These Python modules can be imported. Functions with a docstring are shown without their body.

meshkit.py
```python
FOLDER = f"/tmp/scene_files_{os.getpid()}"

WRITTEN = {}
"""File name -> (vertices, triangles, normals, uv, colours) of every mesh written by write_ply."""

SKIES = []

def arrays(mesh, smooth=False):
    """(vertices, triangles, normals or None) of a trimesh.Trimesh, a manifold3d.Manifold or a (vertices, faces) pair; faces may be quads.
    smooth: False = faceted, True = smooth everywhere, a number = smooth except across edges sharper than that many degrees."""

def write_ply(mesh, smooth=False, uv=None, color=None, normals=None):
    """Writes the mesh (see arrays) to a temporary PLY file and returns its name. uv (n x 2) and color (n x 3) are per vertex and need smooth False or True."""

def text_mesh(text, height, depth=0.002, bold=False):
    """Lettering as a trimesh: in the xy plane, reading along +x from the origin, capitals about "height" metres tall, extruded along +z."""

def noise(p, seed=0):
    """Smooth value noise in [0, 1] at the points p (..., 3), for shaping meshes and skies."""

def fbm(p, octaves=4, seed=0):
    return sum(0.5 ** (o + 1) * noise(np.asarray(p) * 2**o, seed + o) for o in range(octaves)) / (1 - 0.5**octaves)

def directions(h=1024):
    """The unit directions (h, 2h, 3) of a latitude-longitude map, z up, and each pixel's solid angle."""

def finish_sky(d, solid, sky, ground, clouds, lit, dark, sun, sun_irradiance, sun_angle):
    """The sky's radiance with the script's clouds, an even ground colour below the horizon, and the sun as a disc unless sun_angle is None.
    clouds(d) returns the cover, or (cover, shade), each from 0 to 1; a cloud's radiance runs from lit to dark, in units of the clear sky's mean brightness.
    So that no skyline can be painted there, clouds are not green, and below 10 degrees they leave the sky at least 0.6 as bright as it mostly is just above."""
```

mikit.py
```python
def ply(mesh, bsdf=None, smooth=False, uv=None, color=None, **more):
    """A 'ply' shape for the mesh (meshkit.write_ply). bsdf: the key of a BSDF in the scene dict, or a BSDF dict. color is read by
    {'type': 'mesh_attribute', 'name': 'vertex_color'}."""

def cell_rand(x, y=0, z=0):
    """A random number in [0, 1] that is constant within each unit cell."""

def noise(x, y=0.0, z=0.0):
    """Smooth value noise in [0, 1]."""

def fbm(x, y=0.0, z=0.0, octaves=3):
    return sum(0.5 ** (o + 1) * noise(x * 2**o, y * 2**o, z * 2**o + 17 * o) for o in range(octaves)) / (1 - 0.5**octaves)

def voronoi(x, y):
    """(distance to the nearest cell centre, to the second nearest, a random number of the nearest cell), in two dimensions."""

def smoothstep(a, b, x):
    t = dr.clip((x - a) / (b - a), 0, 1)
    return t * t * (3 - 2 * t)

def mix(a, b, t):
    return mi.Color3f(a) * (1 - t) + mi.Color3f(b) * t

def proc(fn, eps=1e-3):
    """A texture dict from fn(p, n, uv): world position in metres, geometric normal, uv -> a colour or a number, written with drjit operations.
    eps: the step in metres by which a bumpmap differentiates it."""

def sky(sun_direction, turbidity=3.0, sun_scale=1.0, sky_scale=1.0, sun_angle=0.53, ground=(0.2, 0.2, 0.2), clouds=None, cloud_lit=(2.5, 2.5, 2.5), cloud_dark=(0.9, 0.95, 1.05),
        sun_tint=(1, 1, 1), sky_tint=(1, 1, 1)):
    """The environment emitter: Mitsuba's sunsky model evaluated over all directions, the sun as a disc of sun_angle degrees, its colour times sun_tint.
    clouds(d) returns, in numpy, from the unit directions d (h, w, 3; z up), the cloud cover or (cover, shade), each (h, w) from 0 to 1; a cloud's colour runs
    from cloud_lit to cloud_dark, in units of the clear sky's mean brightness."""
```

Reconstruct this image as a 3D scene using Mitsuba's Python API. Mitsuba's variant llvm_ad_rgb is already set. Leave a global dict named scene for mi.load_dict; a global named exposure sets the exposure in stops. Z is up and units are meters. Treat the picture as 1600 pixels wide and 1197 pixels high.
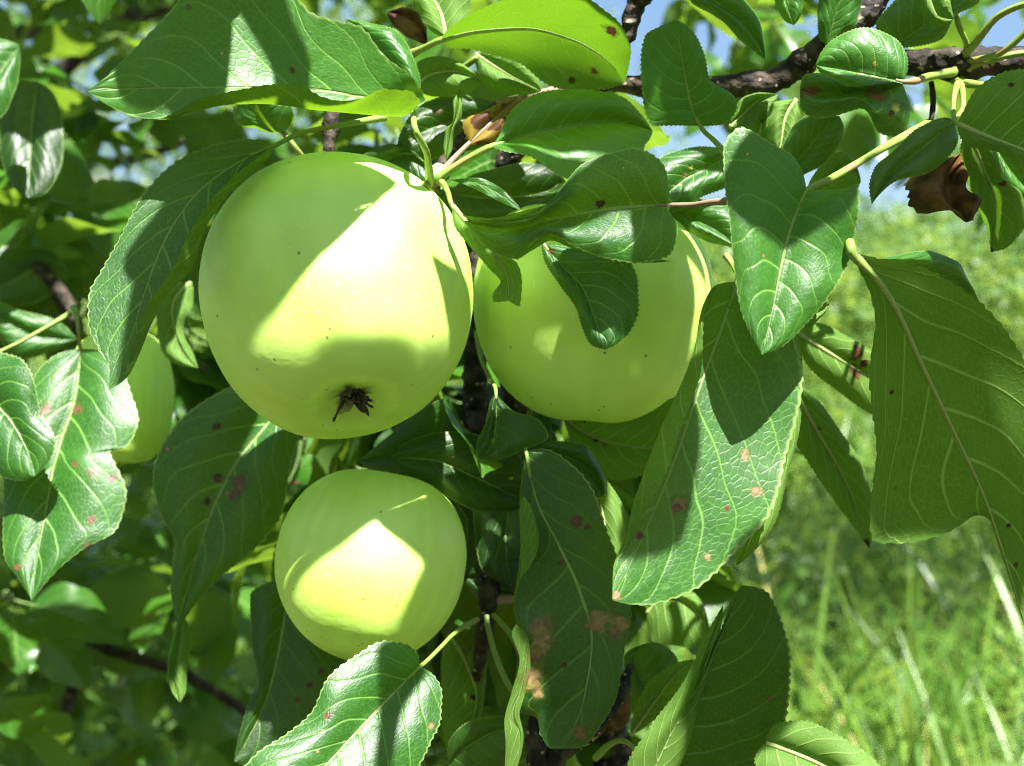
import math, random
import numpy as np, trimesh, drjit as dr, mitsuba as mi
import mikit, meshkit
from mikit import proc, noise, fbm, voronoi, cell_rand, smoothstep, mix
from scipy.interpolate import PchipInterpolator

# ------------------------------------------------------------------ camera, sky, exposure
W, H, FPX = 1600.0, 1197.0, 1797.0
CAM = np.array([0.0, 0.0, 1.20])
PITCH = math.radians(5.0)
FWD = np.array([0, math.cos(PITCH), -math.sin(PITCH)])
UP = np.array([0, math.sin(PITCH), math.cos(PITCH)])
RIGHT = np.array([1.0, 0, 0])
T = mi.ScalarTransform4f
scene, labels = {}, {}
scene['camera'] = {'type': 'thinlens', 'fov': 2 * math.degrees(math.atan(800 / FPX)), 'fov_axis': 'x', 'near_clip': 0.02, 'far_clip': 900.0,
                   'aperture_radius': 0.0013, 'focus_distance': 0.283,
                   'to_world': T().look_at(origin=CAM.tolist(), target=(CAM + FWD).tolist(), up=[0, 0, 1])}
SUN = np.array([0.17, -0.46, 0.87]); SUN /= np.linalg.norm(SUN)
scene['daylight'] = mikit.sky(SUN.tolist(), turbidity=4.5, sun_scale=2.0, sky_scale=0.62, sun_tint=(.86, 1.0, 1.22), ground=(0.03, 0.06, 0.015))
exposure = 3.15


def P(x, y, d):
    """A point d centimetres in front of the lens, seen at photograph pixel x, y."""
    return CAM + 0.01 * d * (FWD + RIGHT * (x - W / 2) / FPX - UP * (y - H / 2) / FPX)


# ------------------------------------------------------------------ materials
SPOTS = []          # blemishes on leaves: (position, radius, kind)


def leaf_lines(uv):
    i = dr.floor(uv.x)
    t = uv.x - i
    w = uv.y * 2 - 1
    a = dr.abs(w)
    X, Y = t * 8 + i * 3.7, w * 2.3
    wob = (noise(X * 1.3, Y * 1.3, 5) - 0.5) * 0.5
    ph = (t - .20 * a - .13 * a * a) * 7.5 + dr.select(w > 0, 0.5, 0.0) + wob * a + cell_rand(i, 3)
    fr = ph - dr.floor(ph)
    dl = dr.minimum(fr, 1 - fr) / 7.5 * 8
    lat = (1 - smoothstep(.012, .075 - .03 * a, dl)) * (1 - .5 * a)
    mid = 1 - smoothstep(.6, 1.0, a * 2.3 / (.075 * (1 - t) + .022))
    return i, t, a, X, Y, fr, lat, mid


def retic(X, Y):
    f1, f2, _ = voronoi(X * 5.5 + 40 + 0.6 * noise(X * 4, Y * 4), Y * 7.5 + 40)
    return 1 - smoothstep(0.02, 0.16, f2 - f1)


def spots(p):
    z = mi.Float(0)
    rough = (fbm(p.x * 640 + 3, p.y * 640, p.z * 640, 4) - 0.5)
    speck = fbm(p.x * 900, p.y * 900, p.z * 900, 2)
    fine = noise(p.x * 2600, p.y * 2600, p.z * 2600)
    col = mi.Color3f(0)
    for c, r, k in SPOTS:
        q = dr.norm(p - mi.Point3f(*[float(v) for v in c])) / r + rough * 1.7
        m = 1 - smoothstep(0.72, 1.0, q + .25 * (fine - .5))
        halo = (1 - smoothstep(1.0, 1.5, q)) * .55
        col = mix(col, (.16, .17, .02), halo)
        z = dr.maximum(z, halo)
        base = {'red': (.072, .030, .012), 'tan': (.20, .135, .06), 'rot': (.16, .085, .04), 'pink': (.13, .062, .036), 'dark': (.05, .02, .015), 'yel': (.30, .30, .05)}[k]
        c3 = mi.Color3f(*base) * (0.45 + 1.0 * speck) * (1.25 - .5 * dr.clip(q, 0, 1))
        col = col * (1 - m) + c3 * m
        z = dr.maximum(z, m)
    return z, col


def upper_col(p, n, uv):
    i, t, a, X, Y, fr, lat, mid = leaf_lines(uv)
    r = cell_rand(i, 7)
    g = mix((.010, .054, .008), (.036, .130, .014), -.05 + .9 * r + .9 * (fbm(p.x * 90, p.y * 90, p.z * 90, 3) - .5))
    g = g * dr.select(i > 999, .36, 1.0)          # dark green leaves, colour darkened further to stand for deep shade
    g = g * (0.85 + .3 * noise(p.x * 900, p.y * 900, p.z * 900))
    ne = retic(X, Y)
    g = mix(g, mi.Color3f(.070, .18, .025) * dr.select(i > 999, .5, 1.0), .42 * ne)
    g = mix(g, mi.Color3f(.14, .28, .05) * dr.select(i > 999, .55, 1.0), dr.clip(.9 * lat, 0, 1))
    g = mix(g, (.24, .30, .11), dr.clip(.85 * mid, 0, 1))
    g = mix(g, (.24, .32, .10), smoothstep(.968, .99, a) * .6)  # backlit rim glow painted into the margin colour
    m, c = spots(p)
    return mix(g, c, m)


def lower_col(p, n, uv):
    i, t, a, X, Y, fr, lat, mid = leaf_lines(uv)
    g = mix((.045, .110, .012), (.085, .16, .026), .5 + 1.0 * (fbm(p.x * 90, p.y * 90, p.z * 90, 3) - .5))
    g = mix(g, (.13, .21, .05), .5 * retic(X, Y))
    g = mix(g, (.24, .34, .10), dr.clip(1.1 * lat, 0, 1))
    g = mix(g, (.28, .33, .14), dr.clip(.9 * mid, 0, 1))
    m, c = spots(p)
    return mix(g, c, m)


def trans_col(p, n, uv):
    i, t, a, X, Y, fr, lat, mid = leaf_lines(uv)
    g = mix((.17, .40, .015), (.33, .55, .015), cell_rand(i, 9))
    g = g * (1 - .22 * dr.clip(lat, 0, 1) - .4 * dr.clip(mid, 0, 1) + .1 * retic(X, Y))
    m, c = spots(p)
    return mix(g, c, m)


def upper_bump(p, n, uv):
    i, t, a, X, Y, fr, lat, mid = leaf_lines(uv)
    quilt = dr.sqrt(dr.maximum(dr.sin(fr * math.pi), 0)) * (1 - a * .4)
    return .00016 * quilt - .00004 * retic(X, Y) - .0002 * mid - .00006 * lat + .00014 * fbm(X * 3, Y * 3, 0, 2)


def lower_bump(p, n, uv):
    i, t, a, X, Y, fr, lat, mid = leaf_lines(uv)
    quilt = dr.sqrt(dr.maximum(dr.sin(fr * math.pi), 0)) * (1 - a * .4)
    return .00003 * retic(X, Y) + .00016 * lat - .00012 * quilt + .0002 * mid


def leaf_bsdf(up, low, tr, wt, rough, bump=True, spec=.5):
    u = {'type': 'principled', 'base_color': up, 'roughness': rough, 'specular': spec}
    l = {'type': 'principled', 'base_color': low, 'roughness': .7, 'specular': .25}
    if bump:
        u = {'type': 'bumpmap', 'arbitrary': proc(upper_bump, 1.5e-4), 'scale': 1.0, 'bsdf': u}
        l = {'type': 'bumpmap', 'arbitrary': proc(lower_bump, 1.5e-4), 'scale': 1.0, 'bsdf': l}
    return {'type': 'blendbsdf', 'weight': wt,
            'a': {'type': 'twosided', 'front': u, 'back': l},
            'b': {'type': 'principledthin', 'base_color': tr, 'diff_trans': 2.0, 'roughness': .9, 'eta': 1.03}}


scene['leaf_green'] = leaf_bsdf(proc(upper_col), proc(lower_col), proc(trans_col), .26, .42, spec=.45)


def far_up(p, n, uv):
    g = mix((.008, .040, .004), (.032, .105, .008), .5 + 1.7 * (noise(p.x * 23, p.y * 23, p.z * 23) - .5))
    i, t, a, X, Y, fr, lat, mid = leaf_lines(uv)
    g = mix(g, (.16, .24, .08), dr.clip(.5 * lat + .8 * mid, 0, 1))
    s = noise(p.x * 160, p.y * 160, p.z * 160)
    return mix(g, (.12, .05, .03), smoothstep(.93, .95, s))


def far_low(p, n, uv):
    return mix((.045, .10, .018), (.085, .15, .035), noise(p.x * 23, p.y * 23, p.z * 23))


def far_tr(p, n, uv):
    i, t, a, X, Y, fr, lat, mid = leaf_lines(uv)
    return mix((.22, .44, .03), (.42, .62, .05), noise(p.x * 19, p.y * 19, p.z * 19)) * (1 - .4 * mid)


scene['leaf_behind'] = leaf_bsdf(proc(far_up), proc(far_low), proc(far_tr), .25, .34, False, spec=.35)


def dead_col(p, n, uv):
    f = fbm(p.x * 260, p.y * 260, p.z * 260, 3)
    return mix((.045, .020, .010), (.16, .080, .030), smoothstep(.3, .7, f))


def yellow_col(p, n, uv):
    f = fbm(p.x * 230, p.y * 230, p.z * 230, 3)
    return mix((.26, .18, .025), (.08, .035, .012), smoothstep(.50, .62, f))


def thin(col, w=.3, rough=.6):
    return {'type': 'blendbsdf', 'weight': w, 'a': {'type': 'twosided', 'x': {'type': 'principled', 'base_color': col, 'roughness': rough, 'specular': .3}},
            'b': {'type': 'principledthin', 'base_color': col, 'diff_trans': 2.0, 'roughness': .9, 'eta': 1.03}}


scene['leaf_brown'] = thin(proc(dead_col), .3)
scene['leaf_yellow'] = thin(proc(yellow_col), .45)


def apple_col(p, n, uv):
    f = fbm(p.x * 45, p.y * 45, p.z * 45, 3)
    g = mix((.42, .63, .085), (.51, .72, .155), smoothstep(.3, .7, f))
    # paler lenticels and a faint streak running from stalk to calyx
    f1, f2, r = voronoi(uv.x * 60, uv.y * 22)
    g = mix(g, (.58, .68, .24), (1 - smoothstep(.05, .13, f1)) * .75 * smoothstep(.35, .6, r))
    g = g * (0.96 + .08 * noise(uv.x * 60, uv.y * 5, 3))
    # greener in the calyx basin
    g = mix(g, (.24, .40, .035), smoothstep(.78, .93, uv.y) * .6)
    g = mix(g, (.045, .035, .012), smoothstep(.955, .985, uv.y + .05 * (noise(uv.x * 24, uv.y * 10, 2) - .5)) * .9)
    # few russet flecks
    k1, k2, kr = voronoi(uv.x * 15 + 7, uv.y * 7 + 3)
    g = mix(g, (.10, .055, .02), (1 - smoothstep(.018, .032, k1)) * smoothstep(.55, .6, kr) * .8)
    return g


def apple_bump(p, n, uv):
    return .00006 * fbm(p.x * 700, p.y * 700, p.z * 700, 3) + .0005 * fbm(p.x * 55, p.y * 55, p.z * 55, 2)


scene['apple_skin'] = {'type': 'bumpmap', 'arbitrary': proc(apple_bump, 3e-4), 'scale': 1.0,
                       'bsdf': {'type': 'principled', 'base_color': proc(apple_col), 'roughness': .50, 'specular': .95, 'clearcoat': .15, 'clearcoat_gloss': .85}}


def calyx_col(p, n, uv):
    return mix((.008, .006, .005), (.075, .042, .018), smoothstep(.56, .78, fbm(p.x * 700, p.y * 700, p.z * 700, 2)))


scene['calyx_dry'] = {'type': 'twosided', 'x': {'type': 'principled', 'base_color': proc(calyx_col), 'roughness': .4, 'specular': .5}}
scene['sepal_green'] = {'type': 'twosided', 'x': {'type': 'principled', 'base_color': {'type': 'rgb', 'value': [.17, .20, .05]}, 'roughness': .6}}


def bark_col(p, n, uv):
    f = fbm(p.x * 330, p.y * 330, p.z * 330, 3)
    g = mix((.009, .007, .005), (.055, .042, .030), smoothstep(.35, .75, f))
    return mix(g, (.32, .26, .20), smoothstep(.80, .86, noise(p.x * 620, p.y * 620, p.z * 620)) * .8)


def bark_bump(p, n, uv):
    return .0009 * fbm(p.x * 520, p.y * 520, p.z * 520, 3)


scene['bark'] = {'type': 'bumpmap', 'arbitrary': proc(bark_bump, 2e-4), 'scale': 1.0, 'bsdf': {'type': 'principled', 'base_color': proc(bark_col), 'roughness': .75, 'specular': .3}}


def twig_col(p, n, uv):
    return mix((.16, .10, .07), (.27, .19, .14), fbm(p.x * 400, p.y * 400, p.z * 400, 3))


scene['young_bark'] = {'type': 'principled', 'base_color': proc(twig_col), 'roughness': .55, 'specular': .4}


def stalk_col(p, n, uv):
    f = fbm(p.x * 150, p.y * 150, p.z * 150, 3)
    return mix((.15, .23, .04), (.22, .16, .07), smoothstep(.5, .75, f))


scene['stalk_green'] = {'type': 'principled', 'base_color': proc(stalk_col), 'roughness': .55, 'specular': .35, 'sheen': .4}
scene['vein_pale'] = {'type': 'twosided', 'x': {'type': 'principled', 'base_color': {'type': 'rgb', 'value': [.25, .31, .11]}, 'roughness': .6, 'specular': .3}}


def grass_col(p, n, uv):
    r = cell_rand(dr.floor(uv.x), 2)
    g = mix((.026, .085, .010), (.125, .215, .03), cell_rand(dr.floor(uv.x), 5))
    g = mix(g, (.36, .32, .12), smoothstep(.97, .98, r))
    return g


def grass_tr(p, n, uv):
    return mix((.30, .52, .06), (.48, .62, .12), cell_rand(dr.floor(uv.x), 4))


scene['grass_blade'] = {'type': 'blendbsdf', 'weight': .28,
                        'a': {'type': 'twosided', 'x': {'type': 'principled', 'base_color': proc(grass_col), 'roughness': .38, 'specular': .4}},
                        'b': {'type': 'principledthin', 'base_color': proc(grass_tr), 'diff_trans': 2.0, 'roughness': .9, 'eta': 1.03}}


def ground_col(p, n, uv):
    f = fbm(p.x * 1.2, p.y * 1.2, 0, 4)
    far = smoothstep(6, 20, p.y)
    near = mix((.035, .05, .015), (.11, .085, .045), smoothstep(.45, .65, fbm(p.x * 9, p.y * 9, 0, 3)))
    meadow = mix((.09, .15, .035), (.19, .22, .075), smoothstep(.3, .7, f))
    return near * (1 - far) + meadow * far


scene['soil_and_turf'] = {'type': 'principled', 'base_color': proc(ground_col), 'roughness': .95, 'specular': .1}


def shrub_col(p, n, uv):
    return mix((.022, .07, .009), (.10, .175, .025), noise(p.x * 3, p.y * 3, p.z * 3))


scene['shrub_leaf'] = {'type': 'blendbsdf', 'weight': .35,
                       'a': {'type': 'twosided', 'x': {'type': 'principled', 'base_color': proc(shrub_col), 'roughness': .5}},
                       'b': {'type': 'principledthin', 'base_color': {'type': 'rgb', 'value': [.42, .58, .09]}, 'diff_trans': 2.0, 'roughness': .9, 'eta': 1.03}}

# ------------------------------------------------------------------ helpers
COUNT = {}


def numbered(name):
    k = COUNT.get(name, 0)
    COUNT[name] = k + 1
    return name if k == 0 else f'{name}_{k:03d}'


def thing(name, label, cat, group=None):
    key = numbered(name)
    labels[key] = {'label': label, 'category': cat}
    if group:
        labels[key]['group'] = group
    return key


def put(key, shape, label=None, kind=None):
    scene[key] = shape
    if label or kind:
        labels[key] = {**({'label': label} if label else {}), **({'kind': kind} if kind else {})}
    return key


def grid_faces(n, m):
    i, j = np.meshgrid(np.arange(n - 1), np.arange(m - 1), indexing='ij')
    a = (i * m + j).ravel()
    q = np.stack([a, a + 1, a + m + 1, a + m], -1)
    return np.vstack([q[:, [0, 1, 2]], q[:, [0, 2, 3]]])


def resample(pts, n):
    pts = np.asarray(pts, float)
    s = np.r_[0, np.cumsum(np.linalg.norm(np.diff(pts, axis=0), axis=1) + 1e-9)]
    s /= s[-1]
    return PchipInterpolator(s, pts, axis=0)(np.linspace(0, 1, n)) if len(pts) > 2 else np.array([np.interp(np.linspace(0, 1, n), s, c) for c in pts.T]).T


def tube(pts, radii, sides=8, n=None, rough=0.0, seed=0, freq=500.0, smooth=True, caps=True):
    """A bent tapering rod through pts (m), with knobbly relief of height rough (share of the radius)."""
    pts = np.asarray(pts, float)
    if n is None:
        n = max(8, int(np.linalg.norm(np.diff(pts, axis=0), axis=1).sum() / 0.0015))
    p = resample(pts, n)
    r = np.interp(np.linspace(0, 1, n), np.linspace(0, 1, len(np.atleast_1d(radii))), np.atleast_1d(radii))
    t = np.gradient(p, axis=0); t /= np.linalg.norm(t, axis=1, keepdims=True) + 1e-12
    a = np.cross(t[0], [0.3, 0.2, 0.93]); a /= np.linalg.norm(a)
    A = []
    for k in range(n):
        a = a - t[k] * (a @ t[k]); a /= np.linalg.norm(a) + 1e-12
        A.append(a)
    A = np.array(A); B = np.cross(t, A)
    th = np.arange(sides) * 2 * np.pi / sides
    dirs = np.cos(th)[None, :, None] * A[:, None] + np.sin(th)[None, :, None] * B[:, None]
    v = p[:, None] + r[:, None, None] * dirs
    if rough:
        k = meshkit.fbm(v * freq, 3, seed) - .5
        ring = meshkit.noise(np.stack([np.arange(n) * .45, np.zeros(n), np.zeros(n)], -1), seed + 3)[:, None] - .5
        v = v + dirs * (r[:, None, None] * rough * (1.7 * k + .8 * ring)[..., None])
    v = v.reshape(-1, 3)
    i, j = np.meshgrid(np.arange(n - 1), np.arange(sides), indexing='ij')
    q = np.stack([i * sides + j, i * sides + (j + 1) % sides, (i + 1) * sides + (j + 1) % sides, (i + 1) * sides + j], -1).reshape(-1, 4)
    f = [q[:, [0, 1, 2]], q[:, [0, 2, 3]]]
    if caps:
        v = np.vstack([v, p[0] - t[0] * r[0] * .5, p[-1] + t[-1] * r[-1] * .6])
        s = np.arange(sides); e = (n - 1) * sides
        f += [np.stack([(s + 1) % sides, s, s * 0 + n * sides], -1), np.stack([e + s, e + (s + 1) % sides, s * 0 + n * sides + 1], -1)]
    return trimesh.Trimesh(v, np.vstack(f), process=False)


LEAF_ID = [0]
SURF = {}      # the surface points of apples and labelled leaves


def blade(rails, v_at, teeth=36, tooth=.0006, bulge=None, n=132, sub=9, ripple=0.0, seed=0):
    """A leaf blade lofted across rails (each (k,3), from base to tip), with a toothed margin. Returns vertices (n, m, 3) and uv."""
    rs = np.array([resample(r, n) for r in rails])                       # rails, n, 3
    vs = np.unique(np.round(np.concatenate([np.linspace(v_at[k], v_at[k + 1], sub + 1) for k in range(len(v_at) - 1)]), 6))
    if len(rails) > 3:
        X = PchipInterpolator(v_at, rs, axis=0)(vs)
    else:
        X = np.array([[np.interp(vs, v_at, rs[:, i, c]) for c in range(3)] for i in range(n)]).transpose(2, 0, 1)
    t = np.linspace(0, 1, n)
    w = np.abs(vs * 2 - 1)
    if bulge is not None:
        amt = (np.sin(np.pi * w) * 1.0)[:, None] * (np.sin(np.pi * t) ** .7)[None]
        X = X + amt[..., None] * bulge
    if ripple:
        rng = np.random.default_rng(seed)
        f1, p1, p2 = rng.uniform(4, 7), rng.uniform(0, 6), rng.uniform(0, 6)
        nrm = np.cross(rs[-1] - rs[0], np.gradient(rs[len(rs) // 2], axis=0)); nrm /= np.linalg.norm(nrm, axis=1, keepdims=True) + 1e-12
        side = np.where(vs > .5, 1.0, 0.0)[:, None]
        wave = np.sin(f1 * 2 * np.pi * t[None] * .5 + p1 * side + p2) * (w[:, None] ** 2) * np.sin(np.pi * t)[None]
        X = X + ripple * wave[..., None] * nrm[None]
    if teeth:
        saw = ((t * teeth) % 1.0)
        saw = np.where(saw < .72, saw / .72, (1 - saw) / .28) ** 1.2
        for e, inn in ((0, 2), (-1, -3)):
            out = X[e] - X[inn]; out /= np.linalg.norm(out, axis=1, keepdims=True) + 1e-9
            amp = tooth * saw * np.minimum(1, np.minimum(t, 1 - t) * 12)
            X[e] += out * amp[:, None]
            X[e + (1 if e == 0 else -1)] += out * amp[:, None] * .35
    return X.transpose(1, 0, 2), t, vs


def blade_mesh(X, t, vs, ident, flip):
    n, m, _ = X.shape
    f = grid_faces(n, m)
    if flip:
        f = f[:, ::-1]
    uv = np.stack(np.broadcast_arrays(ident + .001 + .998 * t[:, None], vs[None]), -1).reshape(-1, 2)
    return trimesh.Trimesh(X.reshape(-1, 3), f, process=False), uv


def leaf(holder, d, M, L, R, side='U', LF=None, RF=None, dl=0.0, dr_=0.0, bulge=0.25, teeth=38, tooth=.00055, ripple=.0006, bsdf='leaf_green',
         stalk=None, sr=(.9, .8), label=None, spot=(), lift=0.0, midrib=True, n=132, sbsdf='stalk_green', name='leaf', shade_tint=False):
    """A leaf of the bough. M: midrib from base to tip; L, R: its margins; LF, RF: a margin folded beyond them. Points are (pixel x, pixel y[, cm nearer(-)/farther(+)]).
    d: depth in cm at base and tip."""
    def rail(pts, bow, ends=True):
        q = [tuple(p) for p in pts]
        if ends:
            q = [tuple(M[0])] + q + [tuple(M[-1])]
        xy = np.array([p[:2] for p in q], float)
        s = np.r_[0, np.cumsum(np.linalg.norm(np.diff(xy, axis=0), axis=1) + 1e-6)]; s /= s[-1]
        dd = np.array([p[2] if len(p) > 2 else bow * math.sin(math.pi * min(max(u, 0), 1)) ** .6 for p, u in zip(q, s)])
        D = d[0] + (d[1] - d[0]) * s + dd
        return np.array([P(x, y, z) for (x, y), z in zip(xy, D)])
    rails, v_at = [rail(L, dl), rail(M, 0, False), rail(R, dr_)], [0, .5, 1]
    if RF:
        rails.append(rail(RF, dr_)); v_at = [0, .5, .80, 1]
    if LF:
        rails.insert(0, rail(LF, dl)); v_at = [0, .2, .5, 1] if not RF else [0, .2, .5, .8, 1]
    LEAF_ID[0] += 1
    seed = LEAF_ID[0]
    X, t, vs = blade(rails, v_at, teeth, tooth, -FWD * bulge * .01 if not (LF or RF) else None, n, 9 if len(rails) == 3 else 7, ripple, seed)
    X = X + SUN * lift
    # which way round the upper surface lies
    c = X.reshape(-1, 3) - (CAM if not lift else CAM * 0 + X.mean((0, 1)) + SUN)
    f = grid_faces(*X.shape[:2])
    nn = np.cross(X.reshape(-1, 3)[f[:, 1]] - X.reshape(-1, 3)[f[:, 0]], X.reshape(-1, 3)[f[:, 2]] - X.reshape(-1, 3)[f[:, 0]])
    facing = -(nn * c[f[:, 0]]).sum()
    flip = (facing < 0) == (side == 'U')
    mesh, uv = blade_mesh(X, t, vs, seed + (1000 if shade_tint else 0), flip)  # chosen leaves take the colour darkened for deep shade
    base = f'{holder}__{name}'
    key = numbered(base)
    put(key, mikit.ply(mesh, bsdf, smooth=True, uv=uv), label)
    if label:
        SURF[key] = X.reshape(-1, 3)
    if midrib and side == 'L':
        k = int(np.argmin(abs(vs - .5)))
        line = X[:, k]
        vn = np.cross(X[:, k + 1] - X[:, k - 1], np.gradient(line, axis=0)); vn /= np.linalg.norm(vn, axis=1, keepdims=True) + 1e-12
        low = vn if np.dot((vn * -(line - CAM)).sum(1).mean(), 1) * (1 if side == 'L' else -1) > 0 else -vn
        put(f'{key}__midrib', mikit.ply(tube((line + low * .0002)[2:-4:6], [.00075, .00055, .00032, .00012], 6, 44), 'vein_pale', smooth=True))
    if stalk:
        pts = [P(*q) for q in stalk] + [P(M[0][0], M[0][1], d[0])]
        into = resample(rails[v_at.index(.5)], 60)[5]
        put(f'{key}__stalk', mikit.ply(tube(pts + [into], [.001 * sr[0] * 1.2, .00082 * sr[0], .00078 * sr[1], .00078 * sr[1], .0005], 8), sbsdf, smooth=True))
    px = lambda q: np.stack([W / 2 + FPX * ((q - CAM) @ RIGHT) / ((q - CAM) @ FWD), H / 2 - FPX * ((q - CAM) @ UP) / ((q - CAM) @ FWD)], -1)
    if spot:
        flat = X.reshape(-1, 3); pp = px(flat)
        for (x, y, r, kind) in spot:
            k = np.argmin(np.hypot(pp[:, 0] - x, pp[:, 1] - y))
            SPOTS.append((flat[k], r * .001, kind))
    return key


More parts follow.
